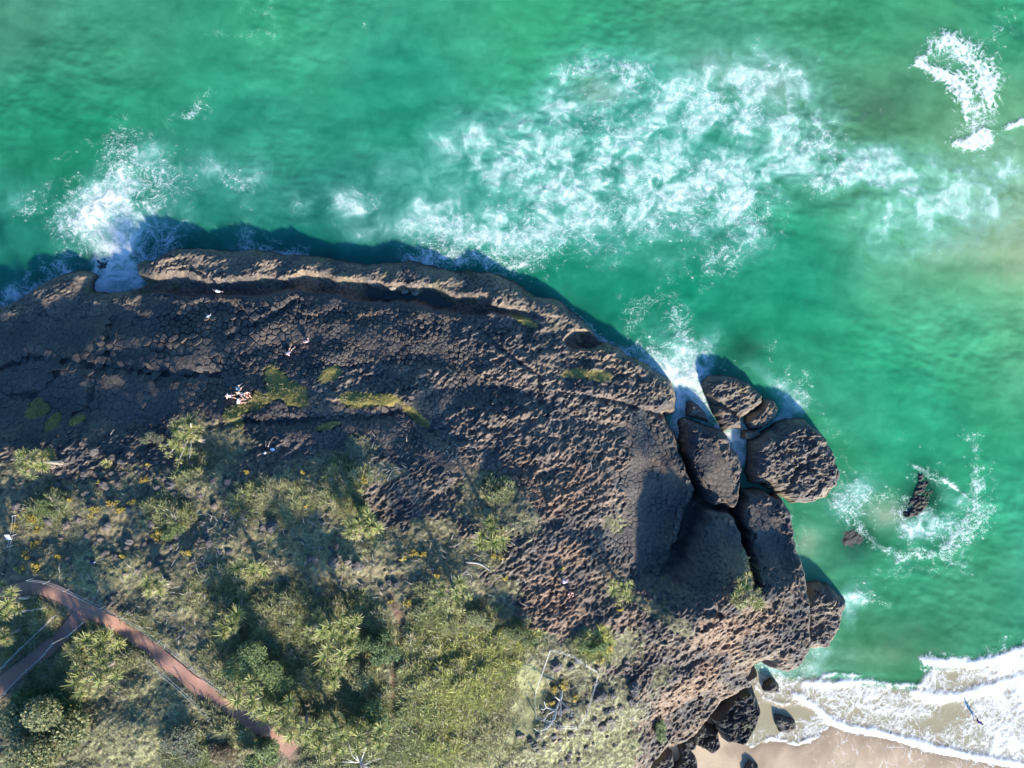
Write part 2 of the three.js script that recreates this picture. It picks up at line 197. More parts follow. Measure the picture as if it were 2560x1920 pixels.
// blocky relief of broken basalt
function blocky(x, z) {
  const wx = x + 0.35 * pn(x * 0.5, z * 0.5) + 0.12 * pn(x * 2.3, z * 2.3), wz = z + 0.35 * pn(x * 0.5 + 9, z * 0.5 + 4) + 0.12 * pn(x * 2.3 + 5, z * 2.3);
  const u = wx * 0.88 - wz * 0.47, v = wx * 0.47 + wz * 0.88, big = 0.6 + 0.9 * ss(-0.3, 0.5, pn(x * 0.2 + 70, z * 0.2));
  let h = 0.36 * (0.45 - Math.abs(pn(u * 0.4, v * 0.8)));
  worley(u * 0.95, v * 1.4); h += big * (0.15 * (W.id / 255 - 0.5) + 0.2 * (W.dx * (W.id % 9 - 4) / 4 + W.dz * (W.id % 7 - 3) / 3)) - 0.1 * ss(0.08, 0, W.f2 - W.f1);
  worley(u * 2.3 + 31, v * 3.2 + 11); h += 0.13 * (W.id / 255 - 0.5) + 0.26 * (W.dx * (W.id % 9 - 4) / 4 + W.dz * (W.id % 7 - 3) / 3);
  return h + 0.09 * (0.4 - Math.abs(pn(u * 3.4 + 3, v * 4))) + 0.14 * fbm(x * 0.5, z * 0.5, 2);
}
const wetF = (x, z, h) => { const n = fbm(x * 0.35 + 5, z * 0.35, 3), e = edgeD(x, z); return Math.max(ss(2.4, 1.2, h + 0.9 * n), z < 2 && x < 36 ? (x > -16 && x < 14 ? 0.9 : 0.6) * ss(3.8, 1.6, e + 2.4 * n) : 0); }; // band that the waves reach
function landH(x, z) {
  const h = landS(x, z); if (h < -2) return h;
  const d = edgeD(x, z), v = V(x, z), ca = columnArea(x, z), rough = ss(-0.5, 1.5, d);
  let r = blocky(x, z) * (0.35 + 0.65 * rough) * (h < 2.6 ? 0.55 : 1);
  const col = ss(-1, 1.5, ca) * ss(1.5, 3, d) * ss(2.2, 3.2, h) * ss(0.62, 0.38, fineF(x, z) + 0.25 * pn(x * 0.4, z * 0.4)); r = lerp(r, -0.34 + 0.05 * pn(x * 2, z * 2), col);
  const grass = 0.16 * fbm(x * 0.8, z * 0.8, 3) + 0.1 * pn(x * 1.9, z * 1.9) + 0.05 * pn(x * 4, z * 4);
  r = lerp(r, grass + 0.06 + (ss(0, 0.8, lushF(x, z)) * (0.5 * pn(x * 0.75 + z * 0.35 + 4, z * 0.5 - x * 0.3) + 0.22 * pn(x * 1.7, z * 1.4) + 0.15)), v);
  r = lerp(r, 0.1 + 0.04 * pn(x * 3, z * 3), M_(x, z) * (1 - v) * (1 - col * 0.4));
  const pd = pathD(x, z); r = lerp(-0.06, r, ss(0.05, 0.9, pd));
  const td = trailF(x, z); r = lerp(-0.08 + 0.03 * pn(x * 3, z * 3), r, ss(-0.1, 0.6, td));
  return h + r;
}

// ───────────── colours of the headland, in metres over the ground ─────────────
const LT = 2048, LTH = Math.round(LT * (Z1 - Z0) / (X1 - X0));
function landTexture() {
  const a = new Uint8Array(LT * LTH * 4), c = [0, 0, 0];
  const mix = (r, g, b, t) => { c[0] += (r - c[0]) * t; c[1] += (g - c[1]) * t; c[2] += (b - c[2]) * t; };
  const toS = (v) => 255 * (v <= 0.0031308 ? v * 12.92 : 1.055 * Math.pow(v, 1 / 2.4) - 0.055);
  for (let j = 0; j < LTH; j++) for (let i = 0; i < LT; i++) {
    const x = X0 + (i + 0.5) / LT * (X1 - X0), z = Z0 + (j + 0.5) / LTH * (Z1 - Z0), k = (j * LT + i) * 4, h = landS(x, z);
    if (h > -2.5) {
      const n1 = fbm(x * 0.3, z * 0.3, 4), n2 = pn(x * 3.1, z * 3.1), n3 = pn(x * 7.3 + 3, z * 7.3), g = 1 + 0.35 * n2 + 0.3 * n3;
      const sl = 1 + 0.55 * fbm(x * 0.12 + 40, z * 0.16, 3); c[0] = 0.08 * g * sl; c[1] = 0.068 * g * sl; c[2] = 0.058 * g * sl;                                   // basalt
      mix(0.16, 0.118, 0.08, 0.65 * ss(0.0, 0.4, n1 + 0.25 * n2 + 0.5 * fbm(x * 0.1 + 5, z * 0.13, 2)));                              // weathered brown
      mix(0.2 * g, 0.15 * g, 0.106 * g, 0.6 * ss(0.3, 0.7, fineF(x, z) + 0.3 * n1) * ss(-0.3, 0.3, n1 + 0.35 * n2 + 0.1));                 // weathered tan on rough rock, sunlit brightness put into the colour
      const w = wetF(x, z, h); mix(0.21 * g, 0.16 * g, 0.1 * g, 0.85 * w * ss(-0.35, 0.25, n1 + 0.4 * n2 + 0.1));   // barnacles and dried weed
      mix(0.035, 0.028, 0.022, ss(0.9, 0.1, h + 0.5 * n1) * 0.9);                               // dark weed at the waterline
      mix(0.1, 0.105, 0.03, 0.5 * w * ss(0.12, 0.35, fbm(x * 0.5 + 30, z * 0.5, 3)));
      const so = ss(0.3, 0.75, soilF(x, z) + 0.5 * n1 + 0.15 * n2); mix(0.19 * g, 0.115 * g, 0.07 * g, 0.75 * so);
      const top = ss(0.5, -4, columnArea(x, z)); mix(0.19 * g, 0.135 * g, 0.088 * g, 0.6 * top * ss(-0.3, 0.3, n1));
      const v = V(x, z);
      if (v > 0.01) {
        const lu = ss(0.15, 0.75, lushF(x, z) + 0.5 * n1 + 0.2 * n2), pa = ss(0.2, 0.8, paleF(x, z) + 0.4 * n1);
        let r = 0.215, gg = 0.195, b = 0.1; r = lerp(r, 0.2, lu); gg = lerp(gg, 0.22, lu); b = lerp(b, 0.06, lu); r = lerp(r, 0.28, pa * 0.8); gg = lerp(gg, 0.265, pa * 0.8); b = lerp(b, 0.12, pa * 0.8);
        const m = 1 + 0.3 * n2 + 0.35 * n3; mix(r * m, gg * m, b * m, v * 0.95); mix(0.15 * g, 0.1 * g, 0.06 * g, 0.6 * v * so * ss(-0.1, 0.3, n2 + n1));
        mix(0.035, 0.033, 0.03, v * 0.7 * ss(0.35, 0.5, pn(x * 1.3 + 7, z * 1.3)) * (1 - lu));     // stones showing through
      }
      const mo = M_(x, z) * (1 - v); mix(0.2 * g, 0.165 * g, 0.035 * g, 0.85 * mo); mix(0.09, 0.11, 0.025, 0.6 * mo * ss(0, 0.4, n1 + n2 * 0.3));
      const td = trailF(x, z); if (td < 0.5) { const t0 = lineDist(TRAIL[0], x, z)[0] < 2; mix(...(t0 ? [0.2, 0.11, 0.065] : [0.25, 0.235, 0.1]), 0.85 * ss(0.4, -0.2, td + 0.3 * n2)); }
      mix(0.2, 0.12, 0.08, 0.7 * ss(0.6, 0.1, pathD(x, z) + 0.35 * n2));
    }
    a[k] = toS(clamp(c[0])); a[k + 1] = toS(clamp(c[1])); a[k + 2] = toS(clamp(c[2])); a[k + 3] = 255;
  }
  const t = new THREE.DataTexture(a, LT, LTH); t.colorSpace = THREE.SRGBColorSpace; t.magFilter = t.minFilter = THREE.LinearFilter; t.needsUpdate = true; return t;
}
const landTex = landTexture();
const luv = (x, z) => [(x - X0) / (X1 - X0), (z - Z0) / (Z1 - Z0)];
const grain = (() => { const n = 512, a = new Uint8Array(n * n * 4); for (let j = 0; j < n; j++) for (let i = 0; i < n; i++) { let v = 0, am = 0.5; for (let o = 0; o < 5; o++) { const f = 8 << o, u = i / n * f, w = j / n * f; const q = (p, r) => { const X = Math.floor(p), Y = Math.floor(r), fx = p - X, fy = r - Y, hh = (s, t) => PERM[PERM[(s % f) & 255] + (t % f & 255)] / 255, sx = fx * fx * (3 - 2 * fx), sy = fy * fy * (3 - 2 * fy); return lerp(lerp(hh(X, Y), hh(X + 1, Y), sx), lerp(hh(X, Y + 1), hh(X + 1, Y + 1), sx), sy); }; v += am * q(u, w); am *= 0.55; } const s = clamp(v / 1.05) * 255, k = (j * n + i) * 4; a[k] = a[k + 1] = a[k + 2] = s; a[k + 3] = 255; } const t = new THREE.DataTexture(a, n, n); t.wrapS = t.wrapT = THREE.RepeatWrapping; t.magFilter = t.minFilter = THREE.LinearFilter; t.needsUpdate = true; return t; })();
const landBump = grain.clone(); landBump.repeat.set((X1 - X0) / 4, (Z1 - Z0) / 4); landBump.needsUpdate = true;
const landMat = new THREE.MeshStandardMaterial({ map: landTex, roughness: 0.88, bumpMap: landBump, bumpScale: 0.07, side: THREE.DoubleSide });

// ───────────── headland mesh, split into bare rock and overgrown ground ─────────────
{
  const st = 0.13, nx = Math.round((X1 - X0) / st) + 1, nz = Math.round((Z1 - Z0) / st) + 1, H = new Float32Array(nx * nz), kind = new Uint8Array(nx * nz);
  for (let j = 0; j < nz; j++) for (let i = 0; i < nx; i++) { const x = X0 + i * st, z = Z0 + j * st, k = j * nx + i; H[k] = landH(x, z); kind[k] = H[k] > 2.5 && V(x, z) > 0.5 ? 1 : 0; }
  const build = (want, name) => {
    const map = new Int32Array(nx * nz).fill(-1), pos = [], uv = [], idx = [];
    const vtx = (k) => { if (map[k] < 0) { map[k] = pos.length / 3; const i = k % nx, j = (k / nx) | 0, x = X0 + i * st, z = Z0 + j * st; pos.push(x, H[k], z); uv.push(...luv(x, z)); } return map[k]; };
    for (let j = 0; j < nz - 1; j++) for (let i = 0; i < nx - 1; i++) { const k = j * nx + i; if (Math.max(H[k], H[k + 1], H[k + nx], H[k + nx + 1]) < -2.2 || kind[k] !== want) continue; const a = vtx(k), b = vtx(k + 1), c = vtx(k + nx), d = vtx(k + nx + 1); idx.push(a, c, b, b, c, d); }
    const m = mesh(name, geoFrom(pos, idx, uv), landMat); m.userData.kind = 'structure'; return m;
  };
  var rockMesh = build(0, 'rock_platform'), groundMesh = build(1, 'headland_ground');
}
rockMesh.userData.label = 'dark basalt rock platform and cliffs above the sea'; groundMesh.userData.label = 'grassy ground on top of the headland';

// ───────────── basalt stones of the platform: a Voronoi pavement of separate blocks ─────────────
{
  const smooth = blob([[100, 900, 260, 150], [420, 860, 140, 90], [100, 1010, 200, 60], [330, 960, 160, 70], [620, 800, 90, 60], [1790, 1180, 80, 90], [1910, 1330, 60, 110], [1790, 1350, 70, 90], [1670, 1180, 40, 140], [1650, 1330, 60, 70]]);
  const rad = (x, z) => { const s = clamp(blobVal(smooth, x, z)); return lerp(0.5, x > 17 ? 0.6 : 0.95, s) * (1 + 0.45 * pn(x * 0.5 + 8, z * 0.5)) * (0.62 + 0.95 * rnd() * rnd()); };
  const cell = new Map(), seeds = [], key = (x, z) => Math.floor(x) * 1000 + Math.floor(z);
  const near = (x, z, R, fn) => { const r = Math.ceil(R); for (let i = -r; i <= r; i++) for (let j = -r; j <= r; j++) { const l = cell.get(key(x + i, z + j)); if (l) for (const s of l) fn(s); } };
  const ok = (x, z) => fineF(x, z) + 0.25 * pn(x * 0.4, z * 0.4) < 0.5 && columnArea(x, z) > -0.8 && edgeD(x, z) > 1.9 && landS(x, z) > 2.5;
  for (let t = 0; t < 150000; t++) {
    const x = rr(X0 + 4, 32), z = rr(-18, 22); if (!ok(x, z)) continue;
    const r = rad(x, z); let free = true; near(x, z, r + 0.01, (s) => { if (free && (s.x - x) ** 2 + (s.z - z) ** 2 < Math.max(r, s.r * 0.8) ** 2) free = false; });
    if (free) { const s = { x, z, r }; seeds.push(s); const k = key(x, z); if (!cell.has(k)) cell.set(k, []); cell.get(k).push(s); }
  }
  const rough = blob([[920, 785, 90, 30], [1060, 830, 90, 35], [700, 880, 70, 25, -0.3], [840, 870, 60, 25], [800, 920, 40, 40], [900, 920, 80, 25], [1010, 900, 60, 30], [470, 810, 90, 60, -0.5], [640, 800, 100, 50], [1180, 880, 60, 40], [600, 900, 60, 30]]);
  const cells = [];
  for (const s of seeds) {
    let poly = []; const R = s.r * 1.5; for (let k = 0; k < 10; k++) poly.push([s.x + R * Math.cos(k * 0.6283), s.z + R * Math.sin(k * 0.6283)]);
    near(s.x, s.z, R * 2, (o) => {
      if (o === s) return; const dx = o.x - s.x, dz = o.z - s.z; if (dx * dx + dz * dz > 4 * R * R) return;
      const mx = (s.x + o.x) / 2, mz = (s.z + o.z) / 2, out = [];
      for (let i = 0; i < poly.length; i++) { const a = poly[i], b = poly[(i + 1) % poly.length], da = (a[0] - mx) * dx + (a[1] - mz) * dz, db = (b[0] - mx) * dx + (b[1] - mz) * dz; if (da <= 0) out.push(a); if ((da < 0) !== (db < 0) && da !== db) { const t = da / (da - db); out.push([a[0] + (b[0] - a[0]) * t, a[1] + (b[1] - a[1]) * t]); } }
      poly = out;
    });
    if (poly.length < 3) continue;
    let ar = 0; for (let i = 0; i < poly.length; i++) { const a = poly[i], b = poly[(i + 1) % poly.length]; ar += a[0] * b[1] - b[0] * a[1]; }
    if (Math.abs(ar) < 0.05) continue; if (ar < 0) poly.reverse();
    let cx = 0, cz = 0; for (const p of poly) { cx += p[0]; cz += p[1]; } cx /= poly.length; cz /= poly.length;
    if (V(cx, cz) > 0.6 || M_(cx, cz) > 0.75 || pathD(cx, cz) < 0.5) continue;
    const h0 = landS(cx, cz), gx = (landS(cx + 0.6, cz) - landS(cx - 0.6, cz)) / 1.2, gz = (landS(cx, cz + 0.6) - landS(cx, cz - 0.6)) / 1.2; if (Math.abs(gx) > 1 || Math.abs(gz) > 1) continue;
    cells.push({ poly, cx, cz, h0, gx, gz, area: Math.abs(ar) / 2, sm: clamp(blobVal(smooth, cx, cz)) });
  }
  const block = (c) => {
    const rubble = Math.max(0.04, clamp(blobVal(rough, c.cx, c.cz)), (1 - c.sm) * (0.25 + 0.55 * ss(0.0, 0.5, pn(c.cx * 0.25 + 3, c.cz * 0.3)))), tx = c.gx * 0.96 + (rnd() - 0.5) * (0.08 + 0.6 * rubble), tz = c.gz * 0.96 + (rnd() - 0.5) * (0.08 + 0.55 * rubble), up = (rnd() - 0.5) * (0.03 + 0.3 * rubble) - 0.02, round = 0.01 + 0.12 * rubble, R = Math.sqrt(c.area / 3.14);
    const gap = lerp(0.984, 0.92, clamp(rubble)), n = c.poly.length, pos = [], uv = [], idx = [], flat = pos;
    const put = (sx, drop) => { for (const p of c.poly) { const q = sx + (rnd() - 0.5) * 0.05, x = c.cx + (p[0] - c.cx) * q, z = c.cz + (p[1] - c.cz) * q; flat.push(x, c.h0 + up + tx * (x - c.cx) + tz * (z - c.cz) - drop, z); uv.push(...luv(x, z)); } };
    put(gap * 1.0, 0.75); put(gap, round * 1.6 * Math.min(1, R * 2)); put(gap * 0.8, round * 0.35); const b = 2 * n;
    const ctr = pos.length / 3; pos.push(c.cx, c.h0 + up + 0.02 * rnd(), c.cz); uv.push(...luv(c.cx, c.cz));
    for (let r = 0; r < 2; r++) for (let i = 0; i < n; i++) { const a = r * n + i, d = r * n + (i + 1) % n; idx.push(a, a + n, d, d, a + n, d + n); }
    for (let i = 0; i < n; i++) idx.push(b + i, ctr, b + (i + 1) % n);
    const g = geoFrom(pos, idx, uv).toNonIndexed(); g.computeVertexNormals(); return g;
  };
  cells.sort((a, b) => b.area - a.area);
  for (const c of cells.slice(0, 290)) mesh('stone', block(c), landMat, rockMesh);
  const rest = mesh('small_stones', mergeGeometries(cells.slice(290).map(block)), landMat, rockMesh); rest.userData.kind = 'stuff';
  console.log('stones', cells.length);
}

// ───────────── the sea ─────────────
const SX0 = -84, SX1 = 84, SZ0 = -64, SZ1 = 64, STW = 2048, STH = Math.round(STW * (SZ1 - SZ0) / (SX1 - SX0));
const g2 = (l) => l.map(([px, py, rx, ry, k = 1, a = 0]) => { const [x, z] = P(px, py), s = CAM / FPX; return { x, z, rx: rx * s, ry: ry * s, k, c: Math.cos(a), s: Math.sin(a) }; });
const gSum = (l, x, z) => { let v = 0; for (const b of l) { const dx = x - b.x, dz = z - b.z, R = 2.6 * Math.max(b.rx, b.ry); if (dx > R || dx < -R || dz > R || dz < -R) continue; const u = (dx * b.c + dz * b.s) / b.rx, w = (-dx * b.s + dz * b.c) / b.ry; v += b.k * Math.exp(-(u * u + w * w)); } return v; };
const SF = (fn, step = 0.5) => gridField(SX0, SZ0, SX1, SZ1, step, fn);
const pl = (l) => l.map(([a, b]) => P(a, b));
const MILK = g2([ // clouds of bubbles stirred into the water
  [1400, 250, 70, 75, 0.9], [1470, 175, 70, 45, 0.6], [1560, 190, 80, 60, 0.8], [1700, 230, 90, 50, 0.5], [1800, 180, 120, 60, 0.6], [1930, 190, 100, 70, 0.7], [2030, 260, 90, 70, 0.5], [1650, 300, 120, 60, 0.8], [1820, 300, 120, 70, 0.9], [1980, 360, 130, 80, 0.8], [1280, 330, 100, 80, 0.5], [1180, 320, 80, 70, 0.4], [1120, 400, 90, 80, 0.5], [1420, 400, 150, 90, 0.75], [1580, 430, 140, 90, 0.75], [1300, 440, 130, 70, 0.7], [1730, 440, 120, 80, 0.7], [1880, 440, 100, 70, 0.7], [1080, 545, 50, 35, 1.1], [1100, 580, 70, 40, 0.9], [1210, 570, 90, 45, 1.1], [1310, 590, 90, 40, 0.9], [1400, 540, 110, 50, 0.6], [1060, 500, 80, 50, 0.5], [1520, 560, 110, 60, 0.5], [1680, 540, 110, 70, 0.6], [1840, 540, 80, 70, 0.7], [1880, 600, 50, 60, 0.5],
  [870, 505, 45, 26, 1.1, 0.5], [850, 520, 40, 30, 0.6], [925, 560, 60, 40, 0.35], [745, 505, 35, 30, 0.6], [630, 450, 35, 60, 0.6, 0.5], [530, 430, 50, 40, 0.6], [380, 390, 80, 70, 0.5], [330, 460, 70, 70, 0.5], [260, 490, 45, 45, 1.5], [265, 540, 55, 60, 1.4], [190, 550, 50, 40, 0.8], [320, 590, 60, 60, 0.9], [290, 640, 38, 60, 1.9], [285, 700, 70, 34, 2.2], [230, 600, 70, 50, 0.5], [420, 540, 70, 50, 0.4], [60, 500, 60, 40, 0.3], [30, 735, 30, 30, 1.0], [600, 590, 30, 40, 0.4],
  [2060, 420, 120, 60, 0.5], [2350, 430, 130, 60, 0.5], [2470, 520, 110, 80, 0.5], [960, 440, 80, 70, 0.4], [940, 580, 90, 30, 0.5], [2150, 410, 80, 30, 1.2, -0.5], [2220, 420, 80, 50, 0.8], [2240, 500, 120, 70, 0.6], [2330, 560, 130, 80, 0.5], [2220, 620, 70, 60, 0.4], [2400, 500, 110, 70, 0.4], [2500, 420, 90, 50, 0.5], [2480, 340, 60, 40, 0.3],
  [1680, 840, 60, 60, 0.4], [1715, 900, 30, 35, 1.4], [1740, 930, 30, 30, 1.8], [1725, 965, 45, 45, 2.2], [1660, 915, 70, 18, 1.4, 0.5], [1706, 1015, 20, 60, 2.4], [1750, 1005, 18, 50, 2.2, -0.5], [1765, 880, 22, 60, 0.7, 0.3], [1930, 950, 70, 20, 0.7, 0.6], [1970, 1000, 40, 30, 0.8], [1990, 1020, 25, 30, 0.8], [1945, 1060, 36, 14, 2.2, -0.7], [1905, 1083, 24, 12, 2.2, -0.5], [1848, 1110, 26, 50, 2.6], [1692, 1070, 16, 50, 2.2, -0.3],
  [2150, 1220, 40, 30, 0.7], [2110, 1260, 40, 40, 0.7], [2330, 1310, 55, 30, 1.2], [2290, 1330, 50, 20, 0.8], [2400, 1255, 50, 20, 0.7, 0.4], [2130, 1490, 40, 30, 0.6], [2120, 1530, 20, 50, 0.4],
  [1500, 630, 60, 40, 0.3], [1790, 650, 40, 30, 0.5], [1650, 650, 60, 40, 0.3], [2060, 1640, 70, 40, 0.5], [2080, 1720, 120, 40, 0.7], [1930, 1690, 40, 30, 1.0], [1960, 1760, 60, 30, 0.4],
]);
const LACE = g2([ // foam drawn out in threads on the surface
  [1440, 190, 60, 60, 0.9], [1560, 170, 60, 30, 1.1], [1600, 200, 60, 30, 0.8, 0.7], [1700, 250, 150, 70, 0.7], [1900, 180, 110, 60, 0.6], [1850, 280, 130, 80, 0.7], [2000, 330, 120, 80, 0.6], [2070, 370, 60, 60, 0.7, 0.8], [1500, 320, 150, 80, 0.6], [1250, 380, 130, 80, 0.5], [1600, 420, 170, 90, 0.6], [1400, 470, 160, 80, 0.6], [1800, 480, 130, 90, 0.8], [1880, 560, 70, 80, 1.0], [1600, 560, 200, 80, 0.8], [1300, 580, 160, 60, 1.0], [1100, 560, 80, 60, 0.9], [1200, 645, 140, 30, 1.1], [1110, 640, 60, 30, 1.3], [1270, 670, 60, 24, 1.1], [1800, 650, 60, 40, 1.0], [1720, 690, 60, 30, 0.6], [1450, 640, 120, 40, 0.5],
  [880, 510, 60, 40, 0.9], [745, 515, 40, 30, 0.8], [620, 470, 50, 50, 0.7], [560, 430, 80, 50, 0.6], [500, 260, 50, 25, 1.1, -0.6], [460, 290, 40, 14, 0.8, -0.3], [160, 395, 30, 14, 0.8, -0.4], [175, 450, 30, 20, 0.9], [90, 500, 60, 30, 0.7, -0.5], [60, 540, 50, 30, 0.6], [290, 360, 50, 50, 0.9], [350, 340, 90, 30, 0.7], [300, 420, 60, 50, 1.0], [370, 480, 90, 60, 1.2], [240, 520, 90, 70, 1.4], [180, 560, 60, 50, 1.2], [420, 420, 70, 60, 0.7], [330, 610, 80, 50, 1.1], [430, 590, 60, 40, 0.8], [600, 590, 24, 45, 0.9], [540, 580, 40, 30, 0.4], [200, 640, 80, 24, 0.7, -0.4], [70, 690, 80, 30, 0.7, -0.6], [25, 740, 35, 24, 1.0],
  [1725, 965, 50, 50, 1.5], [1706, 1015, 24, 60, 1.5], [1752, 1005, 20, 50, 1.5, -0.5], [1848, 1110, 26, 50, 1.3], [1940, 1062, 40, 16, 1.4, -0.7], [1692, 1075, 16, 50, 1.4], [285, 690, 70, 40, 1.4], [290, 640, 40, 50, 1.4], [1640, 760, 70, 40, 0.8], [1580, 800, 30, 60, 0.9], [1700, 820, 40, 60, 1.0, -0.4], [1740, 870, 60, 40, 1.0], [1620, 870, 40, 30, 0.8], [1660, 900, 70, 20, 0.9, 0.6], [1800, 910, 60, 20, 0.7], [1930, 880, 16, 60, 0.8, 0.2], [1970, 960, 50, 60, 0.9], [2010, 1000, 20, 60, 0.8], [2060, 1060, 20, 60, 0.7, -0.4], [2110, 1140, 24, 60, 0.8], [1350, 700, 40, 14, 0.7, -0.7], [1450, 800, 40, 10, 0.8, 0.8],
  [2432, 1110, 18, 40, 1.3, 0.3], [2440, 1190, 18, 50, 1.4], [2436, 1280, 24, 40, 1.6], [2410, 1340, 44, 22, 1.6, -0.7], [2350, 1382, 54, 20, 1.6, -0.2], [2270, 1385, 60, 18, 1.5, 0.1], [2200, 1365, 40, 14, 1.2, 0.5], [2160, 1335, 24, 10, 1.1, 0.6], [2340, 1190, 60, 10, 1.1, 0.5], [2480, 1180, 14, 90, 0.7], [2470, 1300, 20, 60, 0.7, 0.3], [2400, 1410, 70, 16, 0.7, -0.4], [2280, 1425, 90, 14, 0.7, 0.05], [2300, 1110, 60, 16, 0.6, 0.3], [2120, 1240, 70, 60, 1.1], [2200, 1240, 90, 20, 0.9], [2330, 1290, 90, 50, 1.3], [2260, 1300, 24, 50, 1.1], [2330, 1340, 80, 20, 1.0], [2130, 1300, 50, 40, 0.7], [2320, 1190, 70, 30, 0.8], [2130, 1480, 40, 40, 0.9], [2170, 1500, 60, 16, 0.8], [2060, 1600, 70, 40, 0.8, -0.6], [2240, 1510, 60, 8, 0.7, 0.1], [2220, 1450, 60, 24, 0.5], [2440, 1420, 70, 14, 0.6, -0.5], [2380, 1580, 30, 24, 0.5],
  [2390, 110, 80, 40, 1.0, 0.3], [2450, 190, 50, 70, 1.0], [2440, 290, 40, 50, 1.0], [2340, 150, 60, 30, 0.9], [2420, 330, 60, 24, 0.9], [650, 40, 40, 80, 0.6], [690, 80, 24, 24, 0.6], [905, 68, 24, 18, 0.9], [540, 85, 60, 16, 0.5], [2530, 60, 60, 70, 0.7], [2100, 440, 90, 30, 0.7, -0.4], [2300, 540, 160, 80, 0.45], [2480, 400, 100, 60, 0.5], [2040, 470, 60, 20, 0.8], [2220, 280, 60, 10, 0.35], [2000, 1700, 60, 60, 0.8], [1945, 1690, 30, 40, 1.1],
]);
const WHITE = g2([ // breaking crests: solid foam
  [2300, 150, 30, 14, 0.6, -0.6], [2340, 112, 40, 22, 0.8, -0.5], [2385, 105, 40, 26, 0.9, 0.3], [2430, 150, 50, 34, 1.0, 0.8], [2470, 205, 34, 40, 1.1, 0.5], [2470, 255, 24, 40, 1.0], [2440, 290, 18, 24, 0.7], [2320, 170, 40, 12, 1.0, 0.4], [2365, 195, 40, 22, 1.3, 0.6], [2405, 230, 22, 34, 1.3], [2412, 275, 9, 34, 1.2], [2440, 352, 36, 20, 1.7, -0.3], [2400, 360, 34, 10, 1.2, 0.25], [2460, 340, 16, 22, 1.4], [2525, 318, 26, 7, 1.3, -0.25], [2556, 306, 20, 10, 1.5], [1740, 935, 22, 26, 1.0, 0.6], [265, 510, 34, 40, 0.95], [215, 545, 40, 16, 0.7, -0.4], [320, 570, 30, 30, 0.5], [290, 660, 20, 40, 0.6], [270, 705, 50, 16, 0.6], [2150, 425, 60, 14, 0.6, -0.5], [885, 500, 30, 10, 0.4, 0.5], [1160, 650, 20, 14, 0.5], [2430, 1900, 40, 20, 0.3],
]);
const CREST = [ // [points, half width in metres, strength] long rollers of the beach break
  [pl([[2320, 1652], [2380, 1656], [2440, 1658], [2500, 1645], [2580, 1615], [2700, 1560]]), 0.75, 1.0], [pl([[2500, 1660], [2560, 1640], [2700, 1600]]), 1.7, 0.9], [pl([[2280, 1732], [2340, 1742], [2400, 1742], [2450, 1725], [2520, 1700], [2640, 1680]]), 0.7, 1.0],
  [pl([[1985, 1735], [2040, 1770], [2075, 1800], [2110, 1815], [2160, 1822], [2240, 1842], [2330, 1866], [2430, 1888], [2540, 1908], [2700, 1940]]), 0.42, 1.1], [pl([[2010, 1706], [2080, 1708], [2160, 1702], [2240, 1712], [2300, 1712]]), 0.4, 0.8], [pl([[2060, 1690], [2090, 1682], [2150, 1690]]), 0.25, 0.7],
  [pl([[1885, 1712], [1910, 1745], [1945, 1758], [1975, 1758]]), 0.2, 0.7], [pl([[1925, 1845], [1960, 1850], [1990, 1858], [2030, 1842], [2070, 1840]]), 0.16, 0.7], [pl([[1850, 1848], [1880, 1868], [1905, 1850], [1930, 1842]]), 0.1, 0.5],
  [pl([[2410, 1090], [2430, 1110], [2440, 1180], [2440, 1270], [2430, 1320], [2380, 1370], [2330, 1385], [2270, 1390], [2220, 1375], [2180, 1350], [2150, 1330]]), 0.75, 0.3], [pl([[2280, 1160], [2310, 1180], [2360, 1200], [2395, 1225], [2440, 1260]]), 0.25, 0.55],
];
const SURF = [[1830, 1640], [1890, 1672], [1960, 1690], [2060, 1694], [2150, 1706], [2280, 1716], [2330, 1668], [2480, 1640], [2700, 1540], [2700, 2050], [2560, 1960], [2430, 1930], [2330, 1900], [2240, 1880], [2160, 1860], [2110, 1850], [2075, 1850], [2030, 1880], [1980, 1890], [1880, 1890], [1780, 1890], [1790, 1720]].map(([a, b]) => P(a, b)); // shallow surf over sand
const milkF = SF((x, z) => gSum(MILK, x, z)), laceF = SF((x, z) => gSum(LACE, x, z)), whiteF = SF((x, z) => gSum(WHITE, x, z), 0.25);
const surfF = SF((x, z) => polyDist(SURF, x, z)), crestF = SF((x, z) => { let v = 0; for (const [l, w, k] of CREST) { const d = lineDist(l, x, z)[0] / w; if (d < 3) v = Math.max(v, k * Math.exp(-d * d)); } return v; }, 0.25);
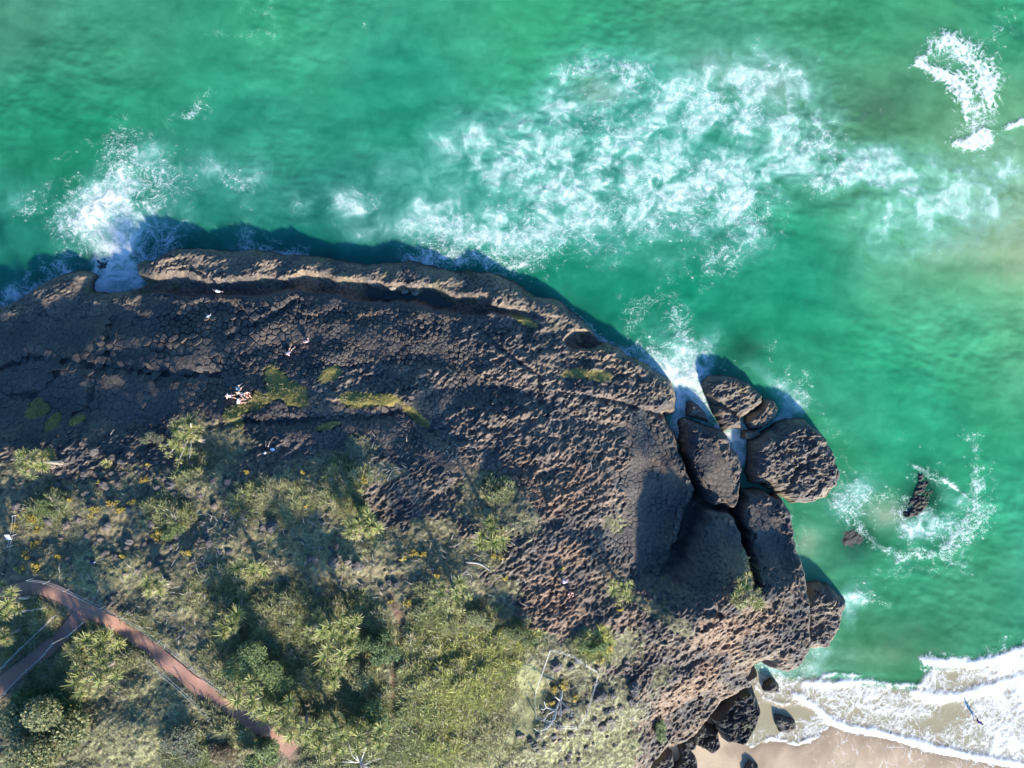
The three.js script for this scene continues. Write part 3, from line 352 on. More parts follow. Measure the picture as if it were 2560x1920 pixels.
const TINT = [ // colours of the water by place, as they look in sunlight
  [0, 0, 78, 152, 118], [300, 130, 62, 152, 116], [100, 330, 36, 144, 108], [300, 330, 30, 142, 106], [700, 80, 62, 164, 122], [1000, 260, 36, 146, 116], [640, 280, 44, 150, 120], [1300, 60, 60, 164, 120], [1750, 60, 66, 152, 112], [2150, 60, 58, 152, 104], [2180, 260, 84, 142, 98], [2560, 80, 54, 154, 112], [2560, 300, 100, 165, 120], [2560, 820, 96, 178, 126], [2450, 720, 96, 176, 124], [2540, 440, 134, 176, 130], [2300, 640, 92, 170, 124], [2560, 620, 158, 184, 132], [2000, 700, 30, 152, 116], [1750, 700, 20, 140, 106], [1400, 640, 26, 142, 112], [2420, 820, 58, 170, 122], [2200, 900, 44, 158, 114], [2300, 1050, 40, 158, 116], [2520, 1200, 54, 164, 120], [2250, 1450, 54, 158, 112], [2200, 1600, 78, 150, 98], [2420, 1540, 70, 154, 108], [2560, 1500, 62, 152, 112], [500, 540, 26, 128, 110], [850, 600, 24, 120, 108], [100, 620, 26, 128, 108], [1350, 800, 24, 128, 104], [2060, 1400, 70, 150, 112], [1600, 300, 40, 150, 122], [1250, 500, 34, 148, 122], [2020, 1300, 60, 150, 110],
].map(([px, py, r, g, b]) => { const f = (v) => Math.pow(v / 255, 2.2); return [...P(px, py), f(r), f(g) * 0.96, f(b) * 0.84]; });
const WATER_K = 0.87; // from the sunlit look to the colour of the water itself
const tintF = [0, 1, 2].map((ch) => SF((x, z) => { let s = 0, w = 0; for (const t of TINT) { const d = (x - t[0]) ** 2 + (z - t[1]) ** 2, q = 1 / (30 + d) ** 2; s += q * t[2 + ch]; w += q; } return WATER_K * s / w; }, 1.5));
const SANDY = g2([[2220, 1285, 60, 40, 0.9, 0.4], [2020, 1360, 40, 40, 0.7], [1480, 220, 50, 40, 0.8], [1530, 230, 60, 30, 0.5], [1900, 190, 90, 50, 0.7], [1960, 220, 50, 50, 0.7], [1780, 170, 60, 40, 0.6], [2500, 520, 120, 120, 0.3], [2560, 640, 120, 120, 0.4], [2350, 640, 90, 60, 0.4], [2200, 1640, 120, 30, 0.4], [2000, 1660, 80, 40, 0.7], [2440, 590, 80, 80, 0.4]]);
const sandyF = SF((x, z) => gSum(SANDY, x, z)), REEF = g2([[2180, 270, 110, 60, 0.9, 0.3], [2080, 60, 90, 40, 0.5], [2200, 110, 60, 30, 0.6], [100, 120, 160, 80, 0.5], [960, 40, 90, 60, 0.5], [2300, 1580, 160, 60, 0.6], [2380, 840, 60, 40, 0.8], [1880, 870, 60, 40, 0.6], [2250, 1650, 90, 30, 0.5], [1720, 120, 60, 40, 0.5]]), reefF = SF((x, z) => gSum(REEF, x, z));
const CLEAR = g2([[2318, 1215, 50, 60, 1], [2290, 1270, 60, 40, 1], [2140, 1350, 60, 60, 1], [248, 655, 50, 40, 1], [1855, 870, 60, 50, 0.8], [2180, 270, 130, 70, 0.35], [2080, 60, 90, 40, 0.3], [100, 120, 160, 80, 0.3], [2300, 1580, 180, 70, 0.35]]), clearF = SF((x, z) => gSum(CLEAR, x, z));
const thread = (n, w) => { const v = 1 - Math.abs(n) / w; return v > 0 ? v * v : 0; };
const FO = { milk: 0, foam: 0, white: 0 };
function foamAt(x, z) {
  const wx = x + 1.1 * pn(x * 0.2, z * 0.2) + 0.35 * pn(x * 0.8 + 3, z * 0.8), wz = z + 1.1 * pn(x * 0.2 + 50, z * 0.2 + 7) + 0.35 * pn(x * 0.8 + 80, z * 0.8);
  const n1 = fbm(wx * 0.28, wz * 0.28, 5), n2 = fbm(wx * 0.8 + 11, wz * 0.8, 4), n3 = pn(wx * 4.3, wz * 4.3);
  const sd = surfF(x, z), surf = ss(-0.3, 0.8, sd + 0.5 * n1);
  let mk = milkF(x, z); mk = clamp(mk * (0.8 + 1.15 * n1 + 0.3 * n2) + 0.05 * mk * mk);
  mk = clamp(mk + 0.16 * ss(-0.3, 0.6, 0.4 * n1 + 1.2 * fbm(x * 0.05 + 9, z * 0.06, 3)));
  const la = 0.62 * laceF(x, z) + 0.1 * milkF(x, z);
  const ed = -edgeD(x, z), shore = ed > -1.5 && ed < 4 ? Math.exp(-Math.max(ed, 0) / 1.2) * ss(0.02, 0.35, pn(x * 0.12 + 20, z * 0.12) + 0.22) : 0;
  const L = clamp(la + shore * 1.25, 0, 1.4);
  let fo = 0;
  if (L > 0.06) {
    const ux = x + 0.9 * pn(x * 0.55 + 9, z * 0.55) + 0.25 * n3, uz = z + 0.9 * pn(x * 0.55, z * 0.55 + 31);
    const r1 = thread(fbm(ux * 0.5, uz * 0.5, 4), 0.035 + 0.03 * L), r2 = thread(fbm(ux * 1.1 + 40, uz * 1.1, 4), 0.05 + 0.05 * L), r3 = thread(fbm(ux * 2.1 + 7, uz * 2.1 + 9, 3), 0.08 + 0.07 * L);
    const gate = ss(0.1, 0.75, L + 0.75 * n1 + 0.35 * n2), gate2 = ss(0.25, 0.95, L + 0.9 * n2 + 0.3 * n1);
    fo = Math.max(r1 * gate, 0.8 * r2 * gate2 * gate, 0.65 * r3 * gate2 * ss(0.3, 0.9, L + n1)) * Math.min(1, 0.35 + L);
    fo = Math.max(fo, ss(1.05, 1.6, L + 1.0 * n2 + 0.4 * n3 + 0.5 * n1) * 0.9);
  }
  { const fm = ss(0.12, 0.6, laceF(x, z) + 0.4 * n1) * ss(0.0, 0.4, n2 + 0.2); if (fm > 0.02 && sd < 0) { worley(x * 0.75 + 0.5 * n1, z * 0.75); if (W.id > 150) fo = Math.max(fo, 0.85 * fm * ss(0.13 + 0.1 * n2, 0.03, Math.hypot(W.dx * 0.8 + 0.05 * n3, W.dz * 1.3))); } }
  let wh = whiteF(x, z); if (wh > 0.05) { worley(wx * 1.5 + 0.3 * n3, wz * 1.5); const hole = ss(0.42, 0.2, W.f1) * ss(1.5, 0.6, wh); wh = ss(0.2, 0.95, wh + 0.8 * n2 + 0.4 * n3 - 0.02 - 1.0 * hole) * clamp(0.78 + 0.9 * fbm(x * 2.2 + 3, z * 2.2, 3)); } else wh = 0;
  const cr = crestF(x, z); if (cr > 0.03) wh = Math.max(wh, ss(0.2, 0.85, cr + 0.7 * n2 + 0.3 * n3 + 0.3 * n1));
  if (surf > 0 && sd < 25) { // foam net over the sand in the shallows
    const qx = x + 0.9 * pn(x * 0.5, z * 0.5) + 0.3 * pn(x * 1.7, z * 1.7) + 0.1 * n3, qz = z + 0.9 * pn(x * 0.5 + 5, z * 0.5 + 60) + 0.3 * pn(x * 1.7 + 8, z * 1.7); worley(qx * 0.9, qz * 0.7); const e1 = W.f2 - W.f1;
    const band = Math.max(0.75 * ss(6.5, 1.8, sd) * ss(-14, 4, x - 32), ss(50, 62, x) * ss(28, 36, z) * 1.05, 0.26 * ss(34, 42, x)) + 0.75 * n1 * ss(30, 40, x) - 0.2 * ss(40, 34, x), t2 = thread(fbm(qx * 1.3, qz * 1.1, 3), 0.16), t3 = thread(fbm(qx * 3 + 9, qz * 2.6, 2), 0.25);
    fo = Math.max(fo, surf * Math.max(ss(0.13, 0.0, e1 + 0.1 * n3) * ss(0.1, 0.5, band + 0.4 * n2), 0.9 * t2 * ss(0.2, 0.65, band + 0.5 * n2), 0.75 * t3 * ss(0.4, 0.9, band + 0.4 * n2))); mk = Math.max(mk * (1 - surf), surf * clamp(0.4 * band + 0.3 * n2));
    wh = Math.max(wh, surf * ss(0.75, 1.35, band + 0.8 * n2 + 0.35 * n3));
  }
  FO.milk = mk; FO.foam = clamp(fo); FO.white = wh; FO.surf = surf; FO.n1 = n1; FO.n2 = n2; FO.n3 = fbm(wx * 1.9, wz * 1.9 + 4, 3); return FO;
}
const swell = (x, z) => { const u = x * 0.35 - z * 0.94, v = x * 0.94 + z * 0.35, w = pn(x * 0.06, z * 0.06); const gs = ss(-0.2, 0.5, pn(x * 0.045 + 7, z * 0.05)); return 0.12 * pn(u * 0.2 + w * 2, v * 0.08) + 0.07 * pn(u * 0.5 + 9, v * 0.22) + (0.02 + 0.045 * gs) * pn(u * 1.0 + w, v * 0.45 + 3) + (0.012 + 0.035 * gs) * pn(u * 2.1 + 4, v * 1.0); };
{
  const col = new Uint8Array(STW * STH * 4), par = new Uint8Array(STW * STH * 4), toS = (v) => 255 * Math.pow(clamp(v), 1 / 2.2);
  for (let j = 0; j < STH; j++) for (let i = 0; i < STW; i++) {
    const x = SX0 + (i + 0.5) / STW * (SX1 - SX0), z = SZ0 + (j + 0.5) / STH * (SZ1 - SZ0), k = (j * STW + i) * 4;
    const f = foamAt(x, z), rf = reefF(x, z), sa = clamp(sandyF(x, z) * (0.8 + 0.9 * f.n1)), t = 1 + 0.42 * f.n1 + 0.2 * f.n2 + 0.3 * fbm(x * 0.07, z * 0.09 + 3, 3);
    let r = tintF[0](x, z) * t, g = tintF[1](x, z) * (0.35 + 0.65 * t), b = tintF[2](x, z) * (0.3 + 0.7 * t);
    const re = ss(0.15, 0.9, rf + 1.1 * f.n1 + 0.5 * f.n2 - 0.25) * Math.min(1, rf * 1.4); r = lerp(r, 0.05, 0.5 * re); g = lerp(g, 0.1, 0.45 * re); b = lerp(b, 0.05, 0.5 * re);
    r = lerp(r, 0.3, 0.7 * sa); g = lerp(g, 0.3, 0.7 * sa); b = lerp(b, 0.2, 0.7 * sa);
    r = lerp(r, 0.37, 0.9 * f.surf); g = lerp(g, 0.29, 0.9 * f.surf); b = lerp(b, 0.18, 0.9 * f.surf);
    const m = Math.min(1, f.milk * (0.88 + 0.28 * f.n2 + 0.2 * f.n3)) * (1 - 0.85 * f.surf), m2 = m * m; const m3 = m2 * m2; r = lerp(r, lerp(0.13, 0.44, m3), 0.85 * m); g = lerp(g, lerp(0.38, 0.58, m3), 0.8 * m); b = lerp(b, lerp(0.31, 0.5, m3), 0.85 * m);
    const wv = Math.max(f.foam * 0.9, f.white); const wa = 0.68 + 0.14 * f.n3 + 0.1 * f.n2; r = lerp(r, wa, wv); g = lerp(g, wa, wv); b = lerp(b, wa * 0.985, wv);
    col[k] = toS(r); col[k + 1] = toS(g); col[k + 2] = toS(b); col[k + 3] = 255;
    const op = Math.max(wv, m * 0.9, f.surf * 0.5, sa * 0.6); par[k] = 255 * clamp(0.4 + 0.6 * Math.min(1, clearF(x, z))) * (1 - clamp(op)); par[k + 1] = 255 * lerp(0.12, 0.95, Math.max(wv, m * 0.8)); par[k + 2] = 0; par[k + 3] = 255;
  }
  const tex = (a, srgb) => { const t = new THREE.DataTexture(a, STW, STH); if (srgb) t.colorSpace = THREE.SRGBColorSpace; t.magFilter = t.minFilter = THREE.LinearFilter; t.needsUpdate = true; return t; };
  const pt = tex(par, false);
  const seaMat = new THREE.MeshPhysicalMaterial({ map: tex(col, true), roughness: 1, roughnessMap: pt, transmission: 0.85, transmissionMap: pt, thickness: 0, ior: 1.33, side: THREE.DoubleSide });
  const st = 0.2, nx = Math.round((SX1 - SX0) / st) + 1, nz = Math.round((SZ1 - SZ0) / st) + 1, pos = new Float32Array(nx * nz * 3), uv = new Float32Array(nx * nz * 2), idx = [];
  const deep = new Uint8Array(nx * nz);
  for (let j = 0; j < nz; j++) for (let i = 0; i < nx; i++) {
    const x = SX0 + i * st, z = SZ0 + j * st, k = j * nx + i, sd = surfF(x, z); let y = 0;
    const e = edgeD(x, z); if (x < X1 && z > Z0 && e > 3 && landS(x, z) > 1) deep[k] = 1;
    if (!deep[k]) { const calm = ss(3, -2, sd) * ss(1.5, -2, e); const f = foamAt(x, z); y = swell(x, z) * (0.25 + 0.75 * calm) + 0.06 * f.white + 0.04 * f.foam + 0.12 * Math.min(1, crestF(x, z)) + 0.06 * Math.min(1, whiteF(x, z)) + 0.02 * f.milk; if (sd > 0) y += 0.04; }
    pos[k * 3] = x; pos[k * 3 + 1] = y; pos[k * 3 + 2] = z; uv[k * 2] = (x - SX0) / (SX1 - SX0); uv[k * 2 + 1] = (z - SZ0) / (SZ1 - SZ0);
  }
  for (let j = 0; j < nz - 1; j++) for (let i = 0; i < nx - 1; i++) { const a = j * nx + i; if (deep[a] && deep[a + 1] && deep[a + nx] && deep[a + nx + 1]) continue; idx.push(a, a + nx, a + 1, a + 1, a + nx, a + nx + 1); }
  const m = mesh('sea', geoFrom(pos, idx, uv), seaMat); m.userData = { kind: 'structure', label: 'green sea streaked with white foam' };
}
// open water out to the horizon, and the sandy bottom
{
  const s = new THREE.Shape(); s.moveTo(-1500, -1500); s.lineTo(1500, -1500); s.lineTo(1500, 1500); s.lineTo(-1500, 1500); const h = new THREE.Path(); h.moveTo(SX0, SZ0); h.lineTo(SX0, SZ1); h.lineTo(SX1, SZ1); h.lineTo(SX1, SZ0); s.holes.push(h);
  const g = new THREE.ShapeGeometry(s); g.rotateX(Math.PI / 2); const m = mesh('open_sea', g, std(0.035, 0.2, 0.13, { roughness: 0.35 })); m.userData = { kind: 'structure', label: 'open water around the bay' };
  const st = 1, pos = [], idx = [], nx = 171, nz = 131; for (let j = 0; j < nz; j++) for (let i = 0; i < nx; i++) { const x = -85 + i * st, z = -65 + j * st; pos.push(x, -2.2 + 0.6 * fbm(x * 0.1, z * 0.1, 4) + 0.5 * reefF(x, z), z); }
  for (let j = 0; j < nz - 1; j++) for (let i = 0; i < nx - 1; i++) { const a = j * nx + i; idx.push(a, a + nx, a + 1, a + 1, a + nx, a + nx + 1); }
  const b = mesh('seabed', geoFrom(pos, idx), std(0.4, 0.36, 0.24)); b.userData = { kind: 'structure', label: 'sandy sea bottom' };
}
// the beach
{
  const FRONT = [...[[1640, 1760], [1780, 1730], [1855, 1700], [1862, 1760], [1845, 1848], [1880, 1868], [1905, 1852], [1960, 1852], [1990, 1860], [2030, 1845], [2075, 1806], [2110, 1822], [2160, 1830], [2240, 1850], [2330, 1874], [2430, 1896], [2540, 1916], [2700, 1950], [2900, 2000]].map(([a, b]) => P(a, b)), [100, 90], [0, 90]];
  const fd = gridField(14, 24, 86, 66, 0.4, (x, z) => polyDist(FRONT, x, z));
  const st = 0.3, x0 = 14, z0 = 30, nx = 240, nz = 118, pos = [], uv = [], idx = [];
  for (let j = 0; j < nz; j++) for (let i = 0; i < nx; i++) { const x = x0 + i * st, z = z0 + j * st, d = fd(x, z); pos.push(x, (d < 0 ? 0.02 + d * 0.12 : 0.05 + 0.085 * d + 0.05 * ss(0, 0.6, d)) + 0.03 * pn(x * 0.5, z * 0.5) + 0.012 * pn(x * 3, z * 3) , z); uv.push(i / (nx - 1), j / (nz - 1)); }
  for (let j = 0; j < nz - 1; j++) for (let i = 0; i < nx - 1; i++) { const a = j * nx + i; idx.push(a, a + nx, a + 1, a + 1, a + nx, a + nx + 1); }
  const w = 1024, h = 512, a = new Uint8Array(w * h * 4);
  for (let j = 0; j < h; j++) for (let i = 0; i < w; i++) {
    const x = x0 + i / w * (nx - 1) * st, z = z0 + j / h * (nz - 1) * st, d = fd(x, z), n = fbm(x * 0.4, z * 0.25, 4), n2 = pn(x * 5, z * 5), k = (j * w + i) * 4, wet = ss(3.5, 0.5, d + 2 * n);
    let r = lerp(0.42, 0.31, wet), g = lerp(0.305, 0.215, wet), b = lerp(0.185, 0.125, wet); const t = 1 + 0.12 * n + 0.08 * n2 + 0.1 * pn(x * 0.9 + 0.5 * z, z * 0.12); r *= t; g *= t; b *= t;
    const qx = x + 0.5 * pn(x * 0.9, z * 0.9), qz = z + 0.6 * pn(x * 0.7 + 5, z * 0.7 + 60); worley(qx * 1.25, qz * 0.6); const f = ss(0.1, 0.0, W.f2 - W.f1 + 0.06 * n2) * ss(34, 40, x) * ss(9, 0.5, d + 2 * n) * ss(-0.1, 0.4, n + 0.15 + 0.4 * pn(x * 1.6, z * 1.2)) * 0.7; r = lerp(r, 0.75, f); g = lerp(g, 0.74, f); b = lerp(b, 0.7, f);
    a[k] = 255 * Math.pow(clamp(r), 1 / 2.2); a[k + 1] = 255 * Math.pow(clamp(g), 1 / 2.2); a[k + 2] = 255 * Math.pow(clamp(b), 1 / 2.2); a[k + 3] = 255;
  }
  const t = new THREE.DataTexture(a, w, h); t.colorSpace = THREE.SRGBColorSpace; t.magFilter = t.minFilter = THREE.LinearFilter; t.needsUpdate = true;
  const m = mesh('beach', geoFrom(pos, idx, uv), new THREE.MeshStandardMaterial({ map: t, roughness: 0.75, side: THREE.DoubleSide })); m.userData = { kind: 'structure', label: 'wet sand beach beside the surf' };
  var beachY = (x, z) => { const d = fd(x, z); return d < 0 ? 0.02 + d * 0.12 : 0.1 + 0.085 * d; };
}

// ───────────── separate rocks in the water and on the beach ─────────────
const rockMat = new THREE.MeshStandardMaterial({ vertexColors: true, roughness: 0.88, side: THREE.DoubleSide });
const rockBump = grain.clone(); rockBump.repeat.set(1, 1); rockBump.needsUpdate = true; rockMat.bumpMap = rockBump; rockMat.bumpScale = 0.07;
// outline at photo pixels, height of the top, o: rim width, lean (rise per metre along x, z), black share
function boulder(name, label, outline, top, o = {}) {
  const poly = outline.map(([a, b]) => P(a, b, o.base ?? 0.6)), xs = poly.map((p) => p[0]), zs = poly.map((p) => p[1]), m = 0.8, st = o.step ?? 0.11, x0 = Math.min(...xs) - m, z0 = Math.min(...zs) - m, nx = Math.ceil((Math.max(...xs) + m - x0) / st), nz = Math.ceil((Math.max(...zs) + m - z0) / st);
  const cx = (x0 + nx * st / 2), cz = (z0 + nz * st / 2), pos = [], uv = [], col = [], idx = [], id = new Int32Array((nx + 1) * (nz + 1)).fill(-1), rim = (o.rim ?? 1.8) * 0.85, foot = o.foot ?? -1.2, dark = o.dark ?? 0;
  for (let j = 0; j <= nz; j++) for (let i = 0; i <= nx; i++) {
    const x = x0 + i * st, z = z0 + j * st, d = polyDist(poly, x, z) + (o.out ?? 0.3) + 0.35 * (o.wob ?? 1) * fbm(x * 0.7 + top * 5, z * 0.7, 3); if (d < -m) continue;
    const t = clamp(d / rim), e = 1 - Math.pow(1 - t, o.pow ?? 2.8), tp = top + (o.lean?.[0] ?? 0) * (x - cx) + (o.lean?.[1] ?? 0) * (z - cz) + 0.3 * fbm(x * 0.35, z * 0.35 + top, 2);
    let h = d < 0 ? foot + d * 2 : lerp(foot + 0.3, tp, e) + blocky(x + top * 13, z) * (o.rough ?? 0.8) * ss(0, 0.8, d);
    if (o.cleft) for (const [l, w, dep] of o.cleft) { const q = lineDist(l.map(([a, b]) => P(a, b, top * 0.7)), x, z)[0] + 0.1 * pn(x * 3, z * 3); h -= dep * (1 - ss(w * 0.3, w, q)); }
    id[j * (nx + 1) + i] = pos.length / 3; pos.push(x - cx, h - foot, z - cz); uv.push(x / 4, z / 4);
    const n1 = fbm(x * 0.5 + 3, z * 0.5, 4), n2 = pn(x * 4, z * 4), g = 1 + 0.35 * n2, w = wetF(x, z, h) * (1 - dark); let r = 0.105 * g, gg = 0.088 * g, b = 0.072 * g; const mx = (R, Gr, B, k) => { r = lerp(r, R, k); gg = lerp(gg, Gr, k); b = lerp(b, B, k); };
    mx(0.21, 0.16, 0.112, (1 - dark) * 0.6 * ss(-0.1, 0.4, n1)); mx(0.23, 0.17, 0.105, 0.8 * w * ss(-0.3, 0.25, n1 + 0.3 * n2)); mx(0.035, 0.03, 0.024, 0.85 * ss(0.8, 0.2, h + 0.4 * n1)); mx(0.035 * g, 0.033 * g, 0.031 * g, dark); mx(0.12, 0.12, 0.035, (o.moss ?? 0.15) * ss(0.15, 0.35, n1)); col.push(r, gg, b);  // first tan mix also paints sunlit warmth into the rock colour
  }
  for (let j = 0; j < nz; j++) for (let i = 0; i < nx; i++) { const k = j * (nx + 1) + i, a = id[k], b = id[k + 1], c = id[k + nx + 1], d = id[k + nx + 2]; if (a < 0 || b < 0 || c < 0 || d < 0) continue; idx.push(a, c, b, b, c, d); }
  const r = mesh(name, geoFrom(pos, idx, uv, col), rockMat); r.position.set(cx, foot, cz); return tag(r, label, 'rock', o.group);
}
boulder('sea_boulder', 'largest rounded basalt boulder standing off the point, split by a diagonal crack', [[1869, 1098], [1903, 1079], [1938, 1054], [1978, 1042], [2013, 1048], [2048, 1073], [2073, 1104], [2088, 1142], [2098, 1186], [2088, 1217], [2060, 1246], [2016, 1263], [1978, 1258], [1938, 1233], [1906, 1214], [1872, 1205], [1862, 1180], [1866, 1136]], 2.9, { out: 0.12, lean: [0.02, 0.06], rim: 2.6, rough: 1, cleft: [[[[1990, 1170], [1975, 1195], [1960, 1225], [1940, 1240]], 0.4, 0.5]] });
boulder('sea_boulder', 'brown slab-topped boulder beside the foaming channel', [[1753, 963], [1765, 937], [1797, 935], [1841, 942], [1884, 963], [1906, 985], [1906, 1008], [1880, 1030], [1856, 1048], [1854, 1073], [1812, 1079], [1796, 1060], [1768, 1002]], 1.9, { out: 0.1, lean: [0.03, 0.05], rim: 1.6, rough: 0.9, cleft: [[[[1766, 994], [1795, 1010], [1835, 1030], [1850, 1045]], 0.5, 0.6]], moss: 0.35 });
boulder('sea_boulder', 'smaller boulder pressed against the seaward side of the slab-topped boulder', [[1908, 994], [1938, 998], [1953, 1020], [1941, 1048], [1906, 1077], [1874, 1074], [1860, 1058], [1864, 1038], [1890, 1024]], 1.4, { out: 0.1, lean: [0, 0.04], rim: 1.3, rough: 0.7 });
boulder('sea_boulder', 'small low dark rock between two streams of foam', [[1712, 1001], [1734, 998], [1752, 1012], [1766, 1029], [1778, 1060], [1744, 1053], [1713, 1042]], 1.3, { out: 0.0, rim: 1.1, rough: 0.5, dark: 0.3 });
boulder('sea_boulder', 'tiny rock wedged behind the largest boulder', [[1858, 1079], [1890, 1077], [1898, 1085], [1874, 1097], [1861, 1093]], 1.2, { rim: 0.6, rough: 0.4 });
boulder('sea_boulder', 'lone dark boulder at the foot of the south-east cliff', [[1993, 1487], [2020, 1461], [2046, 1456], [2075, 1465], [2111, 1498], [2109, 1523], [2096, 1555], [2085, 1588], [2060, 1617], [2028, 1619], [1995, 1602]], 2.3, { lean: [-0.02, 0.03], rim: 2.0, rough: 0.9 });
boulder('beach_rock', 'big black rock on the sand under the brown cliff', [[1856, 1697], [1879, 1722], [1892, 1762], [1883, 1809], [1862, 1840], [1847, 1848], [1807, 1841], [1793, 1820], [1776, 1786], [1784, 1764], [1814, 1728]], 2.9, { lean: [-0.02, -0.05], rim: 1.5, rough: 1.2, dark: 0.9, foot: -0.4, moss: 0.3 });
boulder('beach_rock', 'jagged black rock with a bleached top beside the big beach rock', [[1730, 1828], [1756, 1803], [1770, 1814], [1790, 1823], [1797, 1861], [1777, 1875], [1756, 1864], [1741, 1857]], 1.7, { rim: 0.8, rough: 1.4, dark: 0.8, foot: -0.3, step: 0.1 });
boulder('beach_rock', 'small ragged rock nearest the brown slope on the sand', [[1710, 1845], [1722, 1840], [1738, 1852], [1736, 1868], [1718, 1870]], 1.1, { rim: 0.5, rough: 1.2, dark: 0.7, foot: -0.2, step: 0.1 });
boulder('beach_rock', 'long ragged rock heap at the lower picture edge on the sand', [[1698, 1862], [1712, 1858], [1718, 1880], [1734, 1893], [1742, 1912], [1738, 1940], [1700, 1945], [1670, 1935], [1676, 1915], [1704, 1898]], 1.3, { rim: 0.7, rough: 1.5, dark: 0.8, foot: -0.2, step: 0.1 });
boulder('beach_rock', 'grey pitted rock half buried against the grassy bank', [[1640, 1898], [1662, 1872], [1676, 1880], [1680, 1905], [1660, 1930], [1630, 1940]], 1.5, { rim: 0.7, rough: 1.2, dark: 0.4, foot: -0.2, step: 0.1 });
boulder('beach_rock', 'smooth rock just cut by the lower edge of the picture', [[1868, 1916], [1878, 1909], [1890, 1918], [1900, 1945], [1866, 1945]], 1.0, { rim: 0.7, rough: 0.5, dark: 0.6, foot: -0.1 });
boulder('wave_washed_rock', 'rock in the white backwash at the foot of the knoll', [[1916, 1712], [1934, 1704], [1948, 1716], [1946, 1730], [1926, 1734], [1914, 1726]], 0.9, { rim: 0.7, rough: 0.7, dark: 0.6, foot: -0.5, moss: 0.4 });
boulder('wave_washed_rock', 'knobbly two-humped rock awash on the wet sand', [[1942, 1792], [1956, 1794], [1968, 1804], [1984, 1806], [1988, 1822], [1974, 1832], [1956, 1828], [1948, 1810]], 0.7, { rim: 0.6, rough: 0.9, dark: 0.5, foot: -0.3, step: 0.1, moss: 0.4 });
boulder('wave_washed_rock', 'brown reef rock breaking the surface inside the ring of foam', [[2296, 1172], [2334, 1182], [2350, 1225], [2344, 1268], [2316, 1292], [2270, 1312], [2246, 1288], [2270, 1255], [2288, 1220]], 0.02, { out: 0.1, rim: 1.2, rough: 0.75, dark: 0.55, foot: -1.6 });
boulder('sunken_rock', 'long brown sunken rock in green water outside the ring of foam', [[2090, 1306], [2126, 1310], [2164, 1340], [2182, 1380], [2164, 1402], [2130, 1388], [2100, 1350]], -0.08, { out: 0.3, rim: 0.9, rough: 0.25, foot: -1.5, dark: 0.6, moss: 0.3 });
boulder('sunken_rock', 'dark weed-covered rock awash at the mouth of the left inlet', [[226, 640], [262, 634], [276, 655], [262, 676], [238, 680], [222, 664]], 0.1, { rim: 1.4, rough: 0.35, foot: -1.5, dark: 0.8 });
boulder('sunken_rock', 'dim rock under the water north of the slab-topped boulder', [[1816, 850], [1870, 842], [1900, 870], [1880, 900], [1830, 890]], -0.35, { rim: 2, rough: 0.2, foot: -1.8 });
// tide pools in the gully
function pool(label, pts, y) { const s = new THREE.Shape(pts.map(([a, b]) => { const [x, z] = P(a, b, y); return new THREE.Vector2(x, z); })); const g = new THREE.ShapeGeometry(s, 4); g.rotateX(Math.PI / 2); const m = mesh('tide_pool', g, poolMat); m.position.y = y; m.userData = { kind: 'structure', label }; }
const poolMat = new THREE.MeshPhysicalMaterial({ color: lin(0.12, 0.17, 0.15), roughness: 0.06, transmission: 0.55, thickness: 0, ior: 1.33, side: THREE.DoubleSide });
pool('shallow tide pool with pale stones in the rock gully', [[900, 705], [960, 712], [1020, 708], [1075, 712], [1110, 735], [1140, 750], [1160, 768], [1140, 785], [1090, 775], [1020, 755], [940, 745], [900, 735]], 0.6);
for (const [px, py, r, l] of [[985, 723, 0.42, 'leftmost pale stone under the tide pool water'], [1012, 728, 0.46, 'middle pale stone under the tide pool water'], [1038, 733, 0.44, 'rightmost pale stone under the tide pool water']]) { const [x, z] = P(px, py, 1); const g = new THREE.SphereGeometry(r, 14, 10); const p = g.attributes.position; for (let i = 0; i < p.count; i++) { const k = 1 + 0.15 * pn(p.getX(i) * 4 + px, p.getZ(i) * 4 + p.getY(i) * 3); p.setXYZ(i, p.getX(i) * k, p.getY(i) * 0.45 * k, p.getZ(i) * k * 0.75); } g.computeVertexNormals(); const m = mesh('pool_stone', g, std(0.3, 0.27, 0.2)); m.position.set(x, landH(x, z) + 0.35, z); tag(m, l, 'stone'); }

// ───────────── plants ─────────────
const leafMat = new THREE.MeshPhysicalMaterial({ vertexColors: true, roughness: 0.75, transmission: 0.25, thickness: 0, side: THREE.DoubleSide });
const barkMat = std(0.25, 0.2, 0.15), deadMat = std(0.42, 0.38, 0.33);
// a strap leaf: arching strip folded along its middle
function strap(pos, col, idx, o, dir, len, w, rise, droop, c0, c1, segs = 4) {
  const sx = -Math.sin(dir), sz = Math.cos(dir), b = pos.length / 3;
  for (let i = 0; i <= segs; i++) {
    const t = i / segs, r = len * t * (1 - 0.15 * droop * t), y = rise * len * t - droop * len * t * t, ww = w * (i === segs ? 0.06 : 1 - 0.55 * t) * 0.5, x = o[0] + Math.cos(dir) * r, z = o[2] + Math.sin(dir) * r, Y = o[1] + y;
    pos.push(x + sx * ww, Y + ww * 0.6, z + sz * ww, x, Y, z, x - sx * ww, Y + ww * 0.6, z - sz * ww);
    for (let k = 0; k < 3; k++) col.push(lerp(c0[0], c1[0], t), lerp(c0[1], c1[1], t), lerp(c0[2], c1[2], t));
    if (i) { const a = b + (i - 1) * 3; idx.push(a, a + 3, a + 1, a + 1, a + 3, a + 4, a + 1, a + 4, a + 2, a + 2, a + 4, a + 5); }
  }
}
